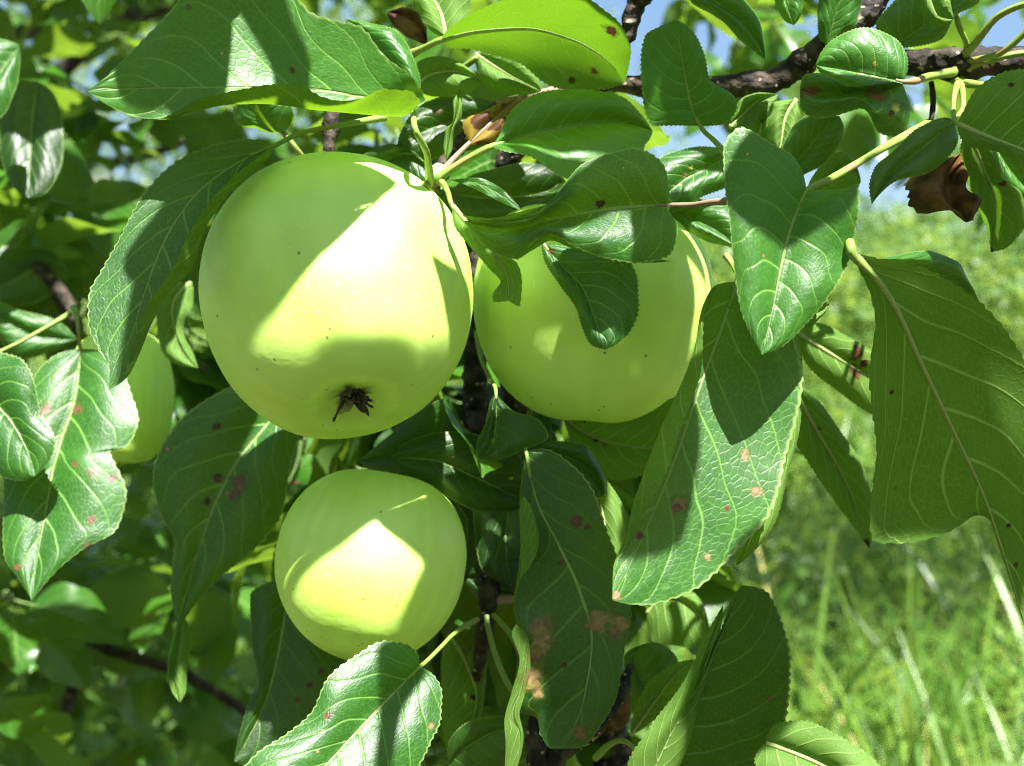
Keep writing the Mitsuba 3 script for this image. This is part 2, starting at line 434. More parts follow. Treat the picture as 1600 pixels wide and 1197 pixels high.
# ------------------------------------------------------------------ apples
def apple(label, cx, cy, d, R, axis, seed, zs=1.0, stem=None, group=None, calyx=True, n=(150, 110), lobes=.014, ball=0.0):
    """axis: from calyx to stalk, given as (right, up, away from the lens)."""
    key = numbered('apple')
    labels[key] = {'label': label, 'category': 'apple'}
    if group:
        labels[key]['group'] = group
    prof = np.array([(0, -.76), (.06, -.765), (.12, -.795), (.19, -.845), (.28, -.885), (.38, -.885), (.54, -.815), (.73, -.645), (.89, -.38), (.975, -.10), (1.0, .13), (.97, .38), (.88, .61),
                     (.72, .79), (.50, .875), (.30, .85), (.16, .72), (.06, .58), (0, .54)])
    ang = np.linspace(-np.pi / 2, np.pi / 2, len(prof))
    prof = prof * (1 - ball) + ball * np.c_[np.cos(ang), np.sin(ang) * .97] * [1, 1]
    pr = resample(np.c_[prof, prof[:, 0] * 0][::-1], n[1])[:, :2]
    th = np.linspace(0, 2 * np.pi, n[0] + 1)
    r, z = pr[:, 0][:, None], pr[:, 1][:, None]
    low = np.exp(-((z + .85) / .38) ** 2)
    rng = np.random.default_rng(seed)
    rr = r * (1 + lobes * low * np.cos(5 * th[None] + rng.uniform(0, 6)) + .012 * np.cos(2 * th[None] + rng.uniform(0, 6)) + .012 * np.cos(3 * th[None] + rng.uniform(0, 6)))
    zz = z * zs + .5 * lobes * low * np.cos(5 * th[None] + 1.0) * np.minimum(1, r * 3) + 0 * th[None]
    v = np.stack([rr * np.cos(th), rr * np.sin(th), zz], -1)
    v = v * (1 + .018 * (meshkit.noise(v * 1.6 + seed, seed) - .5))[..., None] * R * .01
    ax = RIGHT * axis[0] + UP * axis[1] + FWD * axis[2]; ax = ax / np.linalg.norm(ax)
    e1 = np.cross([0.2, 1, 0.1], ax); e1 /= np.linalg.norm(e1); e2 = np.cross(ax, e1)
    M = np.stack([e1, e2, ax], 1)
    C = P(cx, cy, d)
    to = lambda q: C + q @ M.T
    # lift of the open seam: same positions at th = 0 and 2 pi
    v[:, -1] = v[:, 0]
    uv = np.stack(np.broadcast_arrays(th[None] / (2 * np.pi), np.linspace(0, 1, n[1])[:, None]), -1).reshape(-1, 2)
    m = trimesh.Trimesh(to(v.reshape(-1, 3)), grid_faces(n[1], n[0] + 1), process=False)
    m.invert() if np.einsum('ij,ij->i', m.face_normals, m.triangles_center - C).mean() < 0 else None
    SURF[key] = np.array(m.vertices)
    put(f'{key}__flesh', mikit.ply(m, 'apple_skin', smooth=True, uv=uv))
    s = R * .01
    if calyx:
        zb = -.775 * zs
        blob = trimesh.creation.icosphere(3, .085)
        bv = blob.vertices * (1 + 1.0 * (meshkit.fbm(blob.vertices * 45, 3, seed) - .5))[:, None]
        put(f'{key}__calyx', mikit.ply(trimesh.Trimesh(to((bv * [1, 1, .8] + [0, 0, zb]) * s), blob.faces, process=False), 'calyx_dry', smooth=True))
        for k in range(5):
            a = k * 2 * np.pi / 5 + rng.uniform(-.25, .25)
            L = rng.uniform(.08, .17)
            curl = rng.uniform(-.10, .05)
            u = np.linspace(0, 1, 9)
            rad = .05 + L * u
            zc = zb - .02 - .07 * np.sin(u * 2.2) * rng.uniform(.5, 1.2) + curl * u ** 2
            wd = .045 * (1 - u) ** .7 + .004
            tw = a + .5 * u * rng.uniform(-.7, .7)
            pts = []
            for q in (-1, -.4, .4, 1):
                pts.append(np.stack([rad * np.cos(tw) - q * wd * np.sin(tw), rad * np.sin(tw) + q * wd * np.cos(tw), zc - .03 * (1 - q * q) + .012 * np.sin(9 * u + k)], -1))
            X = np.stack(pts, 1)
            put(numbered(f'{key}__calyx__sepal'), mikit.ply(trimesh.Trimesh(to(X.reshape(-1, 3) * s), grid_faces(9, 4), process=False), 'calyx_dry' if k != 2 else 'sepal_green', smooth=True))
        for k in range(7):
            a = rng.uniform(0, 6.28)
            b = np.array([math.cos(a), math.sin(a), 0]) * .05
            pts = np.array([b + [0, 0, zb], b * 1.4 + [0, 0, zb - .07], b * rng.uniform(1.6, 3.0) + [0, 0, zb - rng.uniform(.09, .13)]])
            put(numbered(f'{key}__calyx__stamen'), mikit.ply(tube(to(pts * s), [.0003, .0002, .00035], 5, 8), 'calyx_dry', smooth=True))
    if stem:
        pts = [to(np.array([0, 0, .50 * zs * s])), to(np.array([0, 0, .75 * zs * s]))] + [P(*q) for q in stem]
        put(f'{key}__stalk', mikit.ply(tube(pts, [.0012, .0011, .0013], 8, 20, .12, seed), 'stalk_green', smooth=True))
    return key


apple('largest pale green apple, half sunlit, its dark calyx turned towards the viewer', 529, 474, 30.2, 3.62, (-.20, .83, .54), 3, 1.02, [(668, 290, 29.6)], ball=.15)
apple('small pale green apple hanging lowest, an angular patch of sun on it', 581, 880, 32.35, 2.66, (.16, .95, .16), 5, 1.09, ball=.8)
apple('green apple in leaf shade to the right of the largest apple', 925, 488, 33.6, 3.44, (.06, 1.0, -.12), 8, 1.0, [(900, 300, 34), (860, 250, 34)])
apple('out of focus green apple half hidden behind the folded leaf at the left', 192, 622, 41, 1.80, (-.12, 1.0, .1), 9, 1.45, [(215, 470, 42)])
apple('tiny blurred yellow apple far back among the lower left leaves', 368, 1011, 150, 1.3, (.1, 1, .1), 12, 1.0, None, None, False, (40, 30))

# ------------------------------------------------------------------ the fruiting bough: wood
B = thing('apple_bough', 'leafy apple bough in front with dark knobbly wood, its leaves surrounding the green apples', 'branch')


def wood(name, pts, rad, bsdf='bark', rough=.35, sides=14, label=None, seed=0, n=None):
    k = numbered(f'{B}__{name}')
    put(k, mikit.ply(tube([P(*q) for q in pts], np.array(rad) * .001, sides, n, rough, seed + 11), bsdf, smooth=True), label)
    return k


wood('branch', [(905, 128, 33), (960, 131, 33), (1060, 138, 33), (1190, 130, 32.5), (1235, 112, 32.5), (1275, 82, 32), (1325, 45, 32), (1365, 5, 32), (1400, -60, 31.5), (1440, -180, 31)],
     [2.0, 2.6, 2.5, 3.1, 3.5, 3.6, 3.5, 3.8, 4.2, 5], rough=.42)
wood('branch', [(1290, 92, 33), (1370, 95, 33), (1430, 98, 32.5), (1490, 100, 32), (1540, 98, 32), (1620, 88, 32), (1750, 80, 32)], [2.0, 2.8, 3.6, 5.2, 3.4, 3.0, 3.2], rough=.35, seed=2)
wood('spur', [(935, 138, 32.8), (955, 110, 32.6), (972, 75, 32.4), (985, 40, 32.3), (993, 10, 32.2), (1006, -15, 32), (1030, -50, 32)], [2.4, 2.6, 2.5, 2.7, 3.2, 2.5, 2.4], rough=.65, seed=3)
wood('twig', [(775, 162, 33.5), (830, 150, 33.3), (880, 140, 33.1), (915, 132, 33)], [1.0, 1.3, 1.6, 2.0], 'young_bark', .15, 10, seed=4)
wood('twig', [(775, 162, 33.5), (740, 200, 33), (705, 245, 32), (680, 280, 31)], [1.0, 1.6, 2.2, 2.6], 'bark', .4, 12, seed=5)
wood('spur', [(690, 268, 30.8), (676, 283, 30.3), (668, 300, 30.2)], [2.4, 2.2, 1.3], 'young_bark', .5, 12, seed=6)
wood('spur', [(522, 168, 33), (517, 190, 33), (516, 215, 33), (512, 250, 33), (505, 320, 34)], [1.6, 2.2, 1.8, 2.2, 3], 'bark', .6, 12, seed=7)
wood('twig', [(1455, 128, 32), (1458, 155, 32), (1454, 190, 32)], [.7, .8, .8], 'bark', .3, 8, seed=8)
wood('branch', [(740, 640, 37), (755, 760, 36), (765, 880, 35), (762, 960, 34), (752, 1010, 34.5), (746, 1060, 36)], [4.2, 4.0, 3.6, 3.2, 2.2, 1.5], 'bark', .4, 12, seed=9)
wood('branch', [(742, 640, 37), (742, 500, 37), (760, 360, 37), (800, 240, 36), (880, 160, 35), (940, 135, 33.5)], [4.2, 4.2, 4, 3.8, 3.4, 2.6], 'bark', .3, 12, seed=10)
wood('spur', [(843, 1225, 31.5), (838, 1185, 31.5), (838, 1140, 31.6), (842, 1110, 31.8), (838, 1070, 32)], [3.4, 3.0, 2.6, 2.0, .8], 'bark', .6, 12, seed=12)
wood('twig', [(845, 1190, 32), (890, 1165, 32), (930, 1130, 32), (965, 1090, 32.5), (985, 1040, 33)], [3.6, 3.0, 2.6, 2.2, 1.2], 'bark', .55, 12, seed=13)
wood('twig', [(765, 940, 34.2), (800, 935, 34.4), (830, 970, 34.6)], [1.6, 1.5, 1.1], 'young_bark', .3, 10, seed=14)
# bare leaf stalks and young shoots that the photograph shows without their blades
for pts, r in [([(760, 962, 33.5), (770, 1010, 33), (800, 1080, 32.5)], (.8, .8)), ([(770, 960, 33.6), (800, 995, 33.5), (812, 1025, 33)], (.8, .7)), ([(1500, 96, 32), (1530, 60, 31), (1560, 25, 30.5), (1610, 5, 30)], (1.1, .9)),
               ([(1500, 96, 32), (1510, 75, 31.5), (1498, 40, 31), (1490, -10, 31)], (.8, .8)), ([(1498, 100, 32), (1550, 88, 31), (1620, 30, 30)], (.9, .8)), ([(1500, 118, 32), (1530, 100, 31.5), (1620, 82, 31)], (.9, .9)),
               ([(1490, 125, 32), (1510, 130, 31.5), (1560, 135, 31)], (1.2, .8)), ([(440, 205, 33), (455, 222, 33), (480, 255, 33.5)], (.8, .8)), ([(745, 90, 32.5), (715, 110, 33), (680, 125, 33.5)], (.9, .9))]:
    k = numbered(f'{B}__leaf_stalk')
    put(k, mikit.ply(tube([P(*q) for q in pts], np.array([r[0], r[0], r[1]]) * .001, 8), 'stalk_green', smooth=True))

# ------------------------------------------------------------------ the fruiting bough: leaves, traced where they hang
# 1 top left, lower half folded up
leaf(B, (29.5, 26.4), [(640, 168), (560, 150), (470, 138), (350, 137), (220, 138), (137, 143)],
     L=[(664, 158, .2), (640, 118), (600, 90), (560, 42), (520, 32), (490, 22), (450, -20, .3), (380, -45, .5), (310, -35, .5), (268, 15, .4), (215, 72, .3), (175, 112)],
     R=[(625, 183, -.4), (580, 180, -.5), (500, 173, -.55), (430, 163, -.55), (360, 164, -.5), (300, 176, -.3), (255, 187, -.1), (212, 181), (170, 163)],
     RF=[(655, 158, -.9), (640, 143, -1.2), (600, 141, -1.2), (560, 156, -1.2), (530, 158, -1.2), (500, 150, -1.2), (470, 133, -1.2), (440, 132, -1.2), (380, 141, -1.1), (310, 156, -.7), (268, 178, -.2), (240, 187), (212, 183), (170, 165)],
     stalk=[(672, 285, 29.8), (668, 245, 28.8), (650, 205, 28.1)], sr=(1.1, 1.0), label='large leaf across the top left with its lower edge folded up, a stripe of sun on it', spot=[(457, 113, .7, 'red'), (300, 15, .6, 'rot'), (345, 88, .5, 'yel')], ripple=.0003)
# 2 left, hanging beside the big apple, right edge folded
leaf(B, (28.9, 27.0), [(428, 228), (370, 255), (305, 305), (255, 380), (225, 460), (203, 530), (170, 609)],
     L=[(400, 219), (365, 221), (310, 235), (265, 262), (225, 308), (190, 368), (160, 420), (140, 462), (140, 505), (155, 545), (172, 575)],
     R=[(425, 240, -.2), (385, 272, -.3), (345, 318, -.4), (318, 365, -.4), (300, 420, -.4), (268, 452, -.3), (240, 500, -.2), (217, 555), (200, 588)],
     RF=[(418, 234, -.6), (372, 272, -.9), (330, 315, -1.0), (295, 365, -1.0), (270, 420, -.9), (243, 462, -.7), (222, 500, -.4), (208, 545, -.1), (192, 590)],
     stalk=[(602, 183, 30.5), (575, 188, 30.2), (530, 196, 29.8), (470, 208, 29.2)], sr=(.9, .8), label='leaf hanging left of the largest apple with its right edge folded over', ripple=.0003)
# 3 over the gap between the big apple and the shaded apple
leaf(B, (28.2, 27.2), [(1052, 320), (1000, 322), (935, 329), (870, 342), (800, 358), (725, 345)],
     L=[(1045, 330, 0), (1058, 350, -.1), (1045, 398, -.3), (1000, 410, -.4), (950, 402, -.5), (900, 384, -.6), (860, 366, -.6), (832, 378, -.4), (808, 404, -.1), (780, 398, 0), (745, 370, 0)],
     R=[(1045, 300), (1040, 268), (1018, 242), (990, 232), (950, 240), (912, 256), (885, 285), (865, 312), (842, 332), (800, 342), (760, 345)],
     stalk=[(1140, 314, 27.2), (1110, 316, 27.6), (1080, 320, 28)], sr=(.9, .8), label='wavy leaf above the shaded apple, half in sun', spot=[(940, 318, 1.0, 'dark'), (975, 265, .5, 'yel')], bulge=.3, sbsdf='young_bark')
leaf(B, (27.6, 27.0), [(895, 275), (870, 305), (835, 330), (790, 344), (740, 345), (720, 335)], L=[(888, 300), (850, 328), (800, 345), (750, 348)], R=[(893, 284), (862, 316), (838, 324), (800, 334), (760, 341), (735, 338)], side='L',
     label='pale turned-up edge of the wavy leaf', midrib=False, teeth=0, bulge=.05, name='leaf_edge')
leaf(B, (28.0, 27.6), [(1050, 408), (1000, 406), (950, 396), (900, 378), (860, 362), (832, 382), (812, 404)], L=[(1000, 411), (945, 404), (895, 388), (862, 376), (838, 388)], R=[(1010, 402), (950, 386), (900, 368), (858, 357), (828, 376)], side='L', midrib=False, teeth=0,
     bulge=.08, name='leaf_edge', label='rolled lower edge of the wavy leaf')
# 3b pale narrow leaf seen from below
leaf(B, (28.4, 28.0), [(706, 320), (735, 355), (770, 395), (792, 430), (795, 470)], L=[(708, 345), (735, 385), (765, 420), (782, 440), (770, 462), (772, 472)], R=[(725, 338), (752, 370), (790, 398), (806, 408), (815, 440), (811, 478)], side='L', stalk=[(690, 285, 29.8), (700, 300, 29)],
     label='narrow pale leaf underside hanging at the right edge of the largest apple', bulge=.12, teeth=22, tooth=.00025)
# 4 on the shaded apple
leaf(B, (29.2, 28.4), [(846, 378), (878, 415), (910, 450), (930, 500), (945, 546)], L=[(850, 402), (875, 445), (900, 480), (910, 510), (925, 538)], R=[(872, 384), (925, 392), (975, 402), (996, 440), (997, 480), (978, 525)], stalk=[(812, 345, 29.8), (830, 362, 29.5)],
     label='dark leaf lying across the front of the shaded apple', spot=[(895, 476, 1.0, 'tan'), (862, 392, .8, 'rot')], bulge=.2)
# 5 pointed leaf at the right, half in sun
leaf(B, (26.6, 25.6), [(1260, 298), (1238, 350), (1222, 410), (1208, 480), (1190, 555)],
     L=[(1256, 275), (1238, 245), (1205, 226), (1158, 200), (1132, 232), (1133, 290), (1140, 350), (1150, 430), (1160, 488), (1175, 525)],
     R=[(1285, 298), (1318, 296), (1338, 288, -.3), (1341, 330, -.3), (1331, 388), (1302, 450), (1255, 510), (1215, 545)], stalk=[(1450, 196, 30.2), (1395, 223, 29.2), (1340, 255, 28), (1300, 278, 27.2)], sr=(1.4, 1.2),
     label='broad pointed leaf right of centre with shadow over its upper half and sun on its tip', bulge=.22, spot=[(1195, 398, .5, 'tan'), (1165, 235, .4, 'yel')])
# 6 large leaf below it
leaf(B, (28.0, 25.6), [(1152, 440), (1125, 520), (1095, 600), (1065, 690), (1030, 780), (990, 870), (957, 938)],
     L=[(1120, 445), (1098, 478), (1086, 540, -.2), (1060, 608, -.3), (1020, 700, -.4), (990, 785, -.3), (978, 838), (958, 890)],
     LF=[(1122, 447, .0), (1102, 480, -.2), (1097, 545, -.7), (1086, 610, -1.2), (1064, 672, -1.3), (1036, 742, -1.1), (1006, 800, -.6), (984, 845, -.1), (960, 890)],
     R=[(1185, 450), (1212, 480), (1240, 530), (1251, 585), (1245, 650), (1226, 722), (1200, 800), (1150, 862), (1080, 922), (1010, 944)],
     label='large leaf right of the shaded apple with its left edge folded and tan bite marks', stalk=[(1135, 400, 29.5), (1148, 420, 28.8)],
     spot=[(1066, 790, 2.0, 'tan'), (1050, 792, 1.2, 'pink'), (1186, 767, 1.4, 'tan'), (1126, 790, .8, 'red'), (1160, 710, 1.3, 'tan'), (998, 836, .9, 'red'), (1100, 865, .9, 'tan'), (962, 932, 1.0, 'tan'), (1062, 638, .9, 'tan')])
leaf(B, (28.6, 27.5), [(1200, 460), (1225, 560), (1225, 680), (1195, 790), (1150, 885)], L=[(1190, 500), (1190, 600), (1180, 720), (1150, 830)], R=[(1225, 480), (1253, 570), (1252, 640), (1232, 740), (1208, 820)], side='L', label='leaf underside hidden behind the large leaf with bite marks')
leaf(B, (28.2, 28.8), [(1230, 470), (1260, 490), (1296, 475)], L=[(1240, 500), (1255, 515), (1280, 500)], R=[(1250, 462), (1275, 455), (1290, 462)], side='L', teeth=12, label='small leaf tip peeping out right of the pointed leaf')
# 7 large drooping leaf at the right, underside
leaf(B, (25.9, 32.4), [(1330, 392), (1390, 465), (1440, 570), (1490, 675), (1535, 770), (1570, 870), (1602, 985)],
     L=[(1340, 415, .1), (1362, 462, .2), (1368, 510, .2), (1358, 570, .1), (1362, 640, .2), (1370, 720, .2), (1364, 790, 0), (1368, 846, 0), (1410, 848, 0), (1460, 836, .1), (1510, 810, .1), (1534, 782, .1), (1560, 850)],
     R=[(1372, 405), (1430, 415), (1480, 440), (1530, 475), (1585, 540), (1630, 620), (1650, 720), (1645, 830), (1625, 920)], side='L', stalk=[(1262, 310, 29.0), (1305, 358, 27.8)], sr=(1.5, 1.5),
     label='very large drooping leaf at the right edge seen from its underside', bulge=-.2, tooth=.0007, spot=[(1392, 612, .6, 'dark'), (1394, 764, .5, 'rot'), (1580, 822, .7, 'dark'), (1585, 885, .8, 'red')], ripple=.0008)
leaf(B, (28.2, 30.6), [(1365, 405), (1430, 420), (1490, 440), (1532, 478)], L=[(1400, 430), (1450, 460), (1500, 480)], R=[(1400, 400), (1445, 392), (1492, 408), (1520, 448)], label='dark leaf behind the top of the very large drooping leaf')
# 8 lower right dark leaf, left half folded
leaf(B, (28.5, 27.2), [(1035, 1235), (1062, 1165), (1085, 1100), (1108, 1035), (1135, 975), (1160, 915)],
     L=[(1030, 1210), (1058, 1160), (1080, 1100), (1103, 1035), (1130, 975), (1148, 930)],
     R=[(1110, 1240), (1170, 1205), (1215, 1160), (1232, 1090), (1233, 1030), (1216, 960), (1192, 922)], stalk=[(930, 1185, 31), (980, 1160, 30), (1010, 1200, 29)],
     shade_tint=True, label='dark upright leaf low on the right with its paler left half folded forward', bulge=.15, spot=[(1205, 1090, .6, 'rot')], tooth=.0007)
leaf(B, (28.2, 27.6), [(1000, 1250), (1040, 1165), (1075, 1095), (1100, 1030), (1130, 945)], L=[(975, 1230), (985, 1185), (1010, 1145), (1050, 1093), (1082, 1040), (1108, 985)], R=[(1060, 1200), (1085, 1130), (1105, 1060), (1125, 990)], side='L', midrib=False,
     label='paler folded half of the dark upright leaf', bulge=.2, name='leaf_half')
leaf(B, (27.6, 25.5), [(1195, 1160), (1250, 1180), (1330, 1220), (1420, 1300)], L=[(1180, 1190), (1230, 1250), (1320, 1310)], R=[(1215, 1132), (1260, 1128), (1310, 1150), (1365, 1188), (1410, 1250)], side='L', label='pale leaf underside at the bottom edge below the dark upright leaf')
# 9 bottom centre
leaf(B, (28.2, 25.2), [(656, 1042), (610, 1088), (560, 1140), (505, 1200), (430, 1300)],
     L=[(652, 1022), (628, 1006), (598, 1003), (556, 1026), (510, 1064), (490, 1110), (445, 1150), (400, 1180), (375, 1215), (390, 1270)],
     R=[(676, 1055), (690, 1085), (688, 1122), (672, 1158), (652, 1200), (600, 1260), (520, 1300)], stalk=[(745, 968, 33), (710, 990, 31), (685, 1015, 29.2)], sr=(.8, .7),
     label='broad leaf at the bottom centre below the smallest hanging apple, sunlit in bands', spot=[(514, 1120, .9, 'red'), (673, 1135, .9, 'tan'), (497, 1175, .5, 'tan')], bulge=.25)
# 10 long shaded leaf with rot
leaf(B, (30.4, 29.6), [(822, 705), (838, 780), (872, 850), (905, 920), (925, 1000), (915, 1080), (880, 1170)],
     L=[(818, 735), (816, 790, -.1), (838, 850, -.3), (815, 900, -.2), (805, 945, -.1), (828, 1000, -.3), (822, 1055, -.3), (818, 1100, -.2), (842, 1115, 0), (848, 1150), (862, 1170)],
     R=[(848, 702), (890, 725), (925, 765), (948, 830), (970, 890), (985, 960), (974, 1020), (965, 1080), (940, 1130), (905, 1168)],
     LF=[(816, 735, .3), (812, 790, .4), (814, 850, .5), (808, 900, .2), (802, 945, .1), (812, 1000, .3), (805, 1060, .4), (803, 1110, .5), (838, 1122, .2), (846, 1150), (862, 1170)],
     stalk=[(845, 600, 35.5), (826, 650, 34), (820, 690, 31.4)], shade_tint=True, label='long shaded leaf below the shaded apple with brown rot patches',
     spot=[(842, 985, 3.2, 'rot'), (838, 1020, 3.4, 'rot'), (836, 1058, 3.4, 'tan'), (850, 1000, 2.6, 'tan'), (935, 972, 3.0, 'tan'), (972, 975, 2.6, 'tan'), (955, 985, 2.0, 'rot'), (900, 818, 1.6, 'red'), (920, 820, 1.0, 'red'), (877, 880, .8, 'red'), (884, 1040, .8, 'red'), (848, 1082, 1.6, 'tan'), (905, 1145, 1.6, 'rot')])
leaf(B, (29.6, 29.6), [(818, 775), (836, 820), (838, 860), (812, 905)], L=[(812, 800), (816, 850)], R=[(834, 800), (842, 845)], side='L', label='upper pale curled edge of the long rotting leaf', teeth=0, midrib=False, bulge=.05, name='leaf_edge')
leaf(B, (29.2, 29.4), [(806, 975), (824, 1010), (816, 1070), (800, 1120), (812, 1145), (784, 1235)], L=[(800, 990), (812, 1030), (800, 1080), (788, 1130), (790, 1160)], R=[(826, 1000), (829, 1040), (820, 1085), (812, 1115), (818, 1150)], side='L', label='lower pale curled edge of the long rotting leaf', teeth=0, midrib=False, bulge=.05, name='leaf_edge')
leaf(B, (31.2, 31.8), [(842, 700), (890, 715), (925, 740), (942, 775)], L=[(870, 735), (905, 760), (925, 778)], R=[(865, 690), (905, 692), (935, 725), (947, 765)], shade_tint=True, label='dark leaf behind the top of the long rotting leaf')
leaf(B, (32.5, 31.5), [(905, 700), (930, 760), (945, 830), (930, 900)], L=[(885, 730), (900, 800), (905, 860)], R=[(940, 740), (975, 800), (978, 850)], side='L', label='pale underside beside the long rotting leaf')
# 11, 12 in the dark gap below the shaded apple
leaf(B, (31.0, 30.4), [(775, 614), (775, 650), (770, 690), (748, 716)], L=[(768, 625), (758, 665), (745, 695)], R=[(800, 640), (838, 655), (856, 680), (815, 704), (775, 718)], stalk=[(745, 520, 36.6), (752, 560, 35), (766, 592, 32.6)], shade_tint=True, label='small bluish leaf under the shaded apple', spot=[(772, 690, .8, 'yel')])
leaf(B, (33.4, 34.6), [(610, 716), (670, 718), (740, 745), (830, 790)], L=[(640, 745), (690, 770), (760, 800)], R=[(640, 690), (700, 675), (790, 695), (825, 740)], shade_tint=True, label='very dark leaf in the gap below the largest apple', spot=[(798, 750, .7, 'yel')])
leaf(B, (34.5, 36), [(700, 620), (690, 670), (640, 700), (560, 720)], L=[(660, 640), (610, 680)], R=[(720, 680), (660, 740), (590, 740)], shade_tint=True, label='dark leaf behind the base of the largest apple')
leaf(B, (35, 36), [(640, 700), (690, 760), (730, 820), (720, 900)], L=[(620, 760), (660, 840)], R=[(720, 740), (790, 810), (770, 880)], shade_tint=True)
leaf(B, (35.5, 34), [(860, 640), (800, 760), (790, 850), (800, 920)], L=[(780, 680), (740, 780), (750, 880)], R=[(860, 720), (850, 820), (835, 890)], shade_tint=True)
leaf(B, (35, 34), [(720, 900), (765, 905), (830, 870), (850, 860)], L=[(750, 935), (800, 935)], R=[(745, 880), (790, 862)], shade_tint=True, label='dark leaf right of the lowest apple')
leaf(B, (36, 35.4), [(880, 650), (950, 690), (1010, 700), (1070, 650)], L=[(900, 700), (960, 750), (1030, 730)], R=[(930, 640), (1000, 640), (1060, 620)], side='L', label='olive leaf underside below the shaded apple', spot=[(930, 690, 1, 'dark'), (945, 695, .7, 'rot')])
# 13 bright leaf top centre, lit through
leaf(B, (31.0, 31.6), [(690, 62), (750, 48), (820, 44), (890, 60), (950, 95), (975, 130)],
     L=[(700, 74), (740, 76), (775, 84), (812, 100), (850, 128), (890, 138), (935, 140)],
     R=[(700, 45), (740, 20), (800, 0), (860, -15), (915, -5), (945, 18), (968, 40), (985, 85)], side='L', stalk=[(640, 86, 32), (665, 74, 31.4)], sr=(1.2, 1.1), label='bright yellow green leaf at the top centre with the sun shining through it',
     spot=[(953, 47, 2.0, 'red'), (929, 110, 1.0, 'red'), (895, 126, .8, 'red')], bulge=-.15, dl=1.0, dr_=-2.2)
leaf(B, (31.6, 32.6), [(696, 58), (690, 25), (672, -10), (650, -60)], L=[(670, 45), (650, 10), (625, -30)], R=[(730, 30), (735, -10), (700, -50)], side='L', label='pale leaf rising at the top centre')
# 14 glossy leaf in the centre
leaf(B, (29.6, 31.2), [(768, 229), (830, 212), (900, 198), (960, 192), (1020, 205)],
     L=[(790, 236), (830, 246), (888, 276), (905, 262), (950, 245), (1000, 230)],
     R=[(778, 215), (800, 172), (845, 147), (915, 139), (965, 150), (1002, 180)], stalk=[(682, 282, 30), (715, 258, 29.8), (742, 242, 29.7)], sr=(1.2, 1.2), label='leaf at the upper centre with a pale glare stripe along its lower half', bulge=.3, dl=-1.3)
# 15 folded leaf right of it
leaf(B, (29.6, 28.6), [(1094, 197), (1080, 165), (1070, 115), (1056, 30)],
     L=[(1060, 195), (1022, 196), (1005, 150), (1003, 90), (1010, 55), (1035, 40)], R=[(1125, 195), (1150, 168), (1146, 152), (1108, 122), (1099, 85), (1086, 55)], stalk=[(1135, 242, 28.6), (1118, 222, 29)], label='dark folded leaf under the branch with its left rim in sun', bulge=.1)
# 16 damaged leaf
leaf(B, (30.0, 30.4), [(1412, 128), (1360, 118), (1310, 108), (1274, 102)], L=[(1400, 150), (1350, 150), (1300, 130)], R=[(1418, 100), (1402, 62), (1350, 45), (1302, 62)], label='crumpled round leaf by the branch fork', stalk=[(1490, 112, 31.6), (1450, 120, 31)], sr=(1.3, 1.3), spot=[(1368, 98, .8, 'yel')])
leaf(B, (29.8, 29.6), [(1410, 132), (1350, 148), (1300, 150), (1250, 140)], L=[(1420, 170), (1412, 212), (1375, 205), (1340, 172), (1310, 178), (1270, 182), (1250, 165)], R=[(1380, 126), (1330, 138), (1290, 118), (1262, 116)],
     label='crumpled insect-damaged leaf by the branch fork with brown pits', spot=[(1265, 142, 2.4, 'rot'), (1372, 150, 2.2, 'rot'), (1362, 140, 1.4, 'pink'), (1398, 165, 1.4, 'yel'), (1392, 175, .9, 'dark')], bulge=.5, ripple=.002)
# 17-20 right edge
leaf(B, (29.0, 27.8), [(1490, 188), (1440, 232), (1400, 262), (1362, 320)], L=[(1478, 184), (1436, 200), (1398, 235), (1366, 265), (1359, 295)], R=[(1496, 212), (1480, 246), (1442, 272), (1398, 284), (1376, 302)], stalk=[(1500, 130, 31.6), (1505, 160, 30.4)], shade_tint=True, label='small dark leaf against the sky right of the pointed leaf', bulge=.2)
leaf(B, (29.6, 29.2), [(1500, 240), (1478, 280), (1478, 310), (1510, 348)], L=[(1470, 250), (1420, 285), (1416, 318), (1440, 326), (1490, 335)], R=[(1506, 262), (1505, 290), (1528, 322), (1524, 340)], bsdf='leaf_brown', ripple=.0035, teeth=14, tooth=.0012, bulge=.7, midrib=False, label='dried brown curled leaf hanging at the right', name='dead_leaf')
leaf(B, (28.0, 26.4), [(1495, 193), (1545, 215), (1610, 240), (1700, 280)], L=[(1510, 225), (1560, 238), (1640, 300)], R=[(1505, 175), (1525, 140), (1580, 112), (1650, 105), (1700, 180)], side='L', stalk=[(1497, 130, 31.6), (1490, 165, 29.5)], label='leaf underside at the right edge below the branch', spot=[(1578, 130, .6, 'dark')])
leaf(B, (28.6, 31.0), [(1510, 205), (1535, 260), (1555, 320), (1548, 394)], L=[(1503, 225), (1512, 275), (1532, 330), (1545, 365)], R=[(1548, 212), (1570, 278), (1600, 308), (1603, 345), (1570, 388)], side='L', label='long leaf hanging down at the right edge against the sky', spot=[(1568, 288, 1, 'dark'), (1542, 392, .8, 'dark')])
leaf(B, (30.4, 30.0), [(1545, 205), (1575, 260), (1620, 310)], L=[(1548, 250), (1590, 310)], R=[(1580, 225), (1620, 270)], label='bluish leaf tip at the right edge')
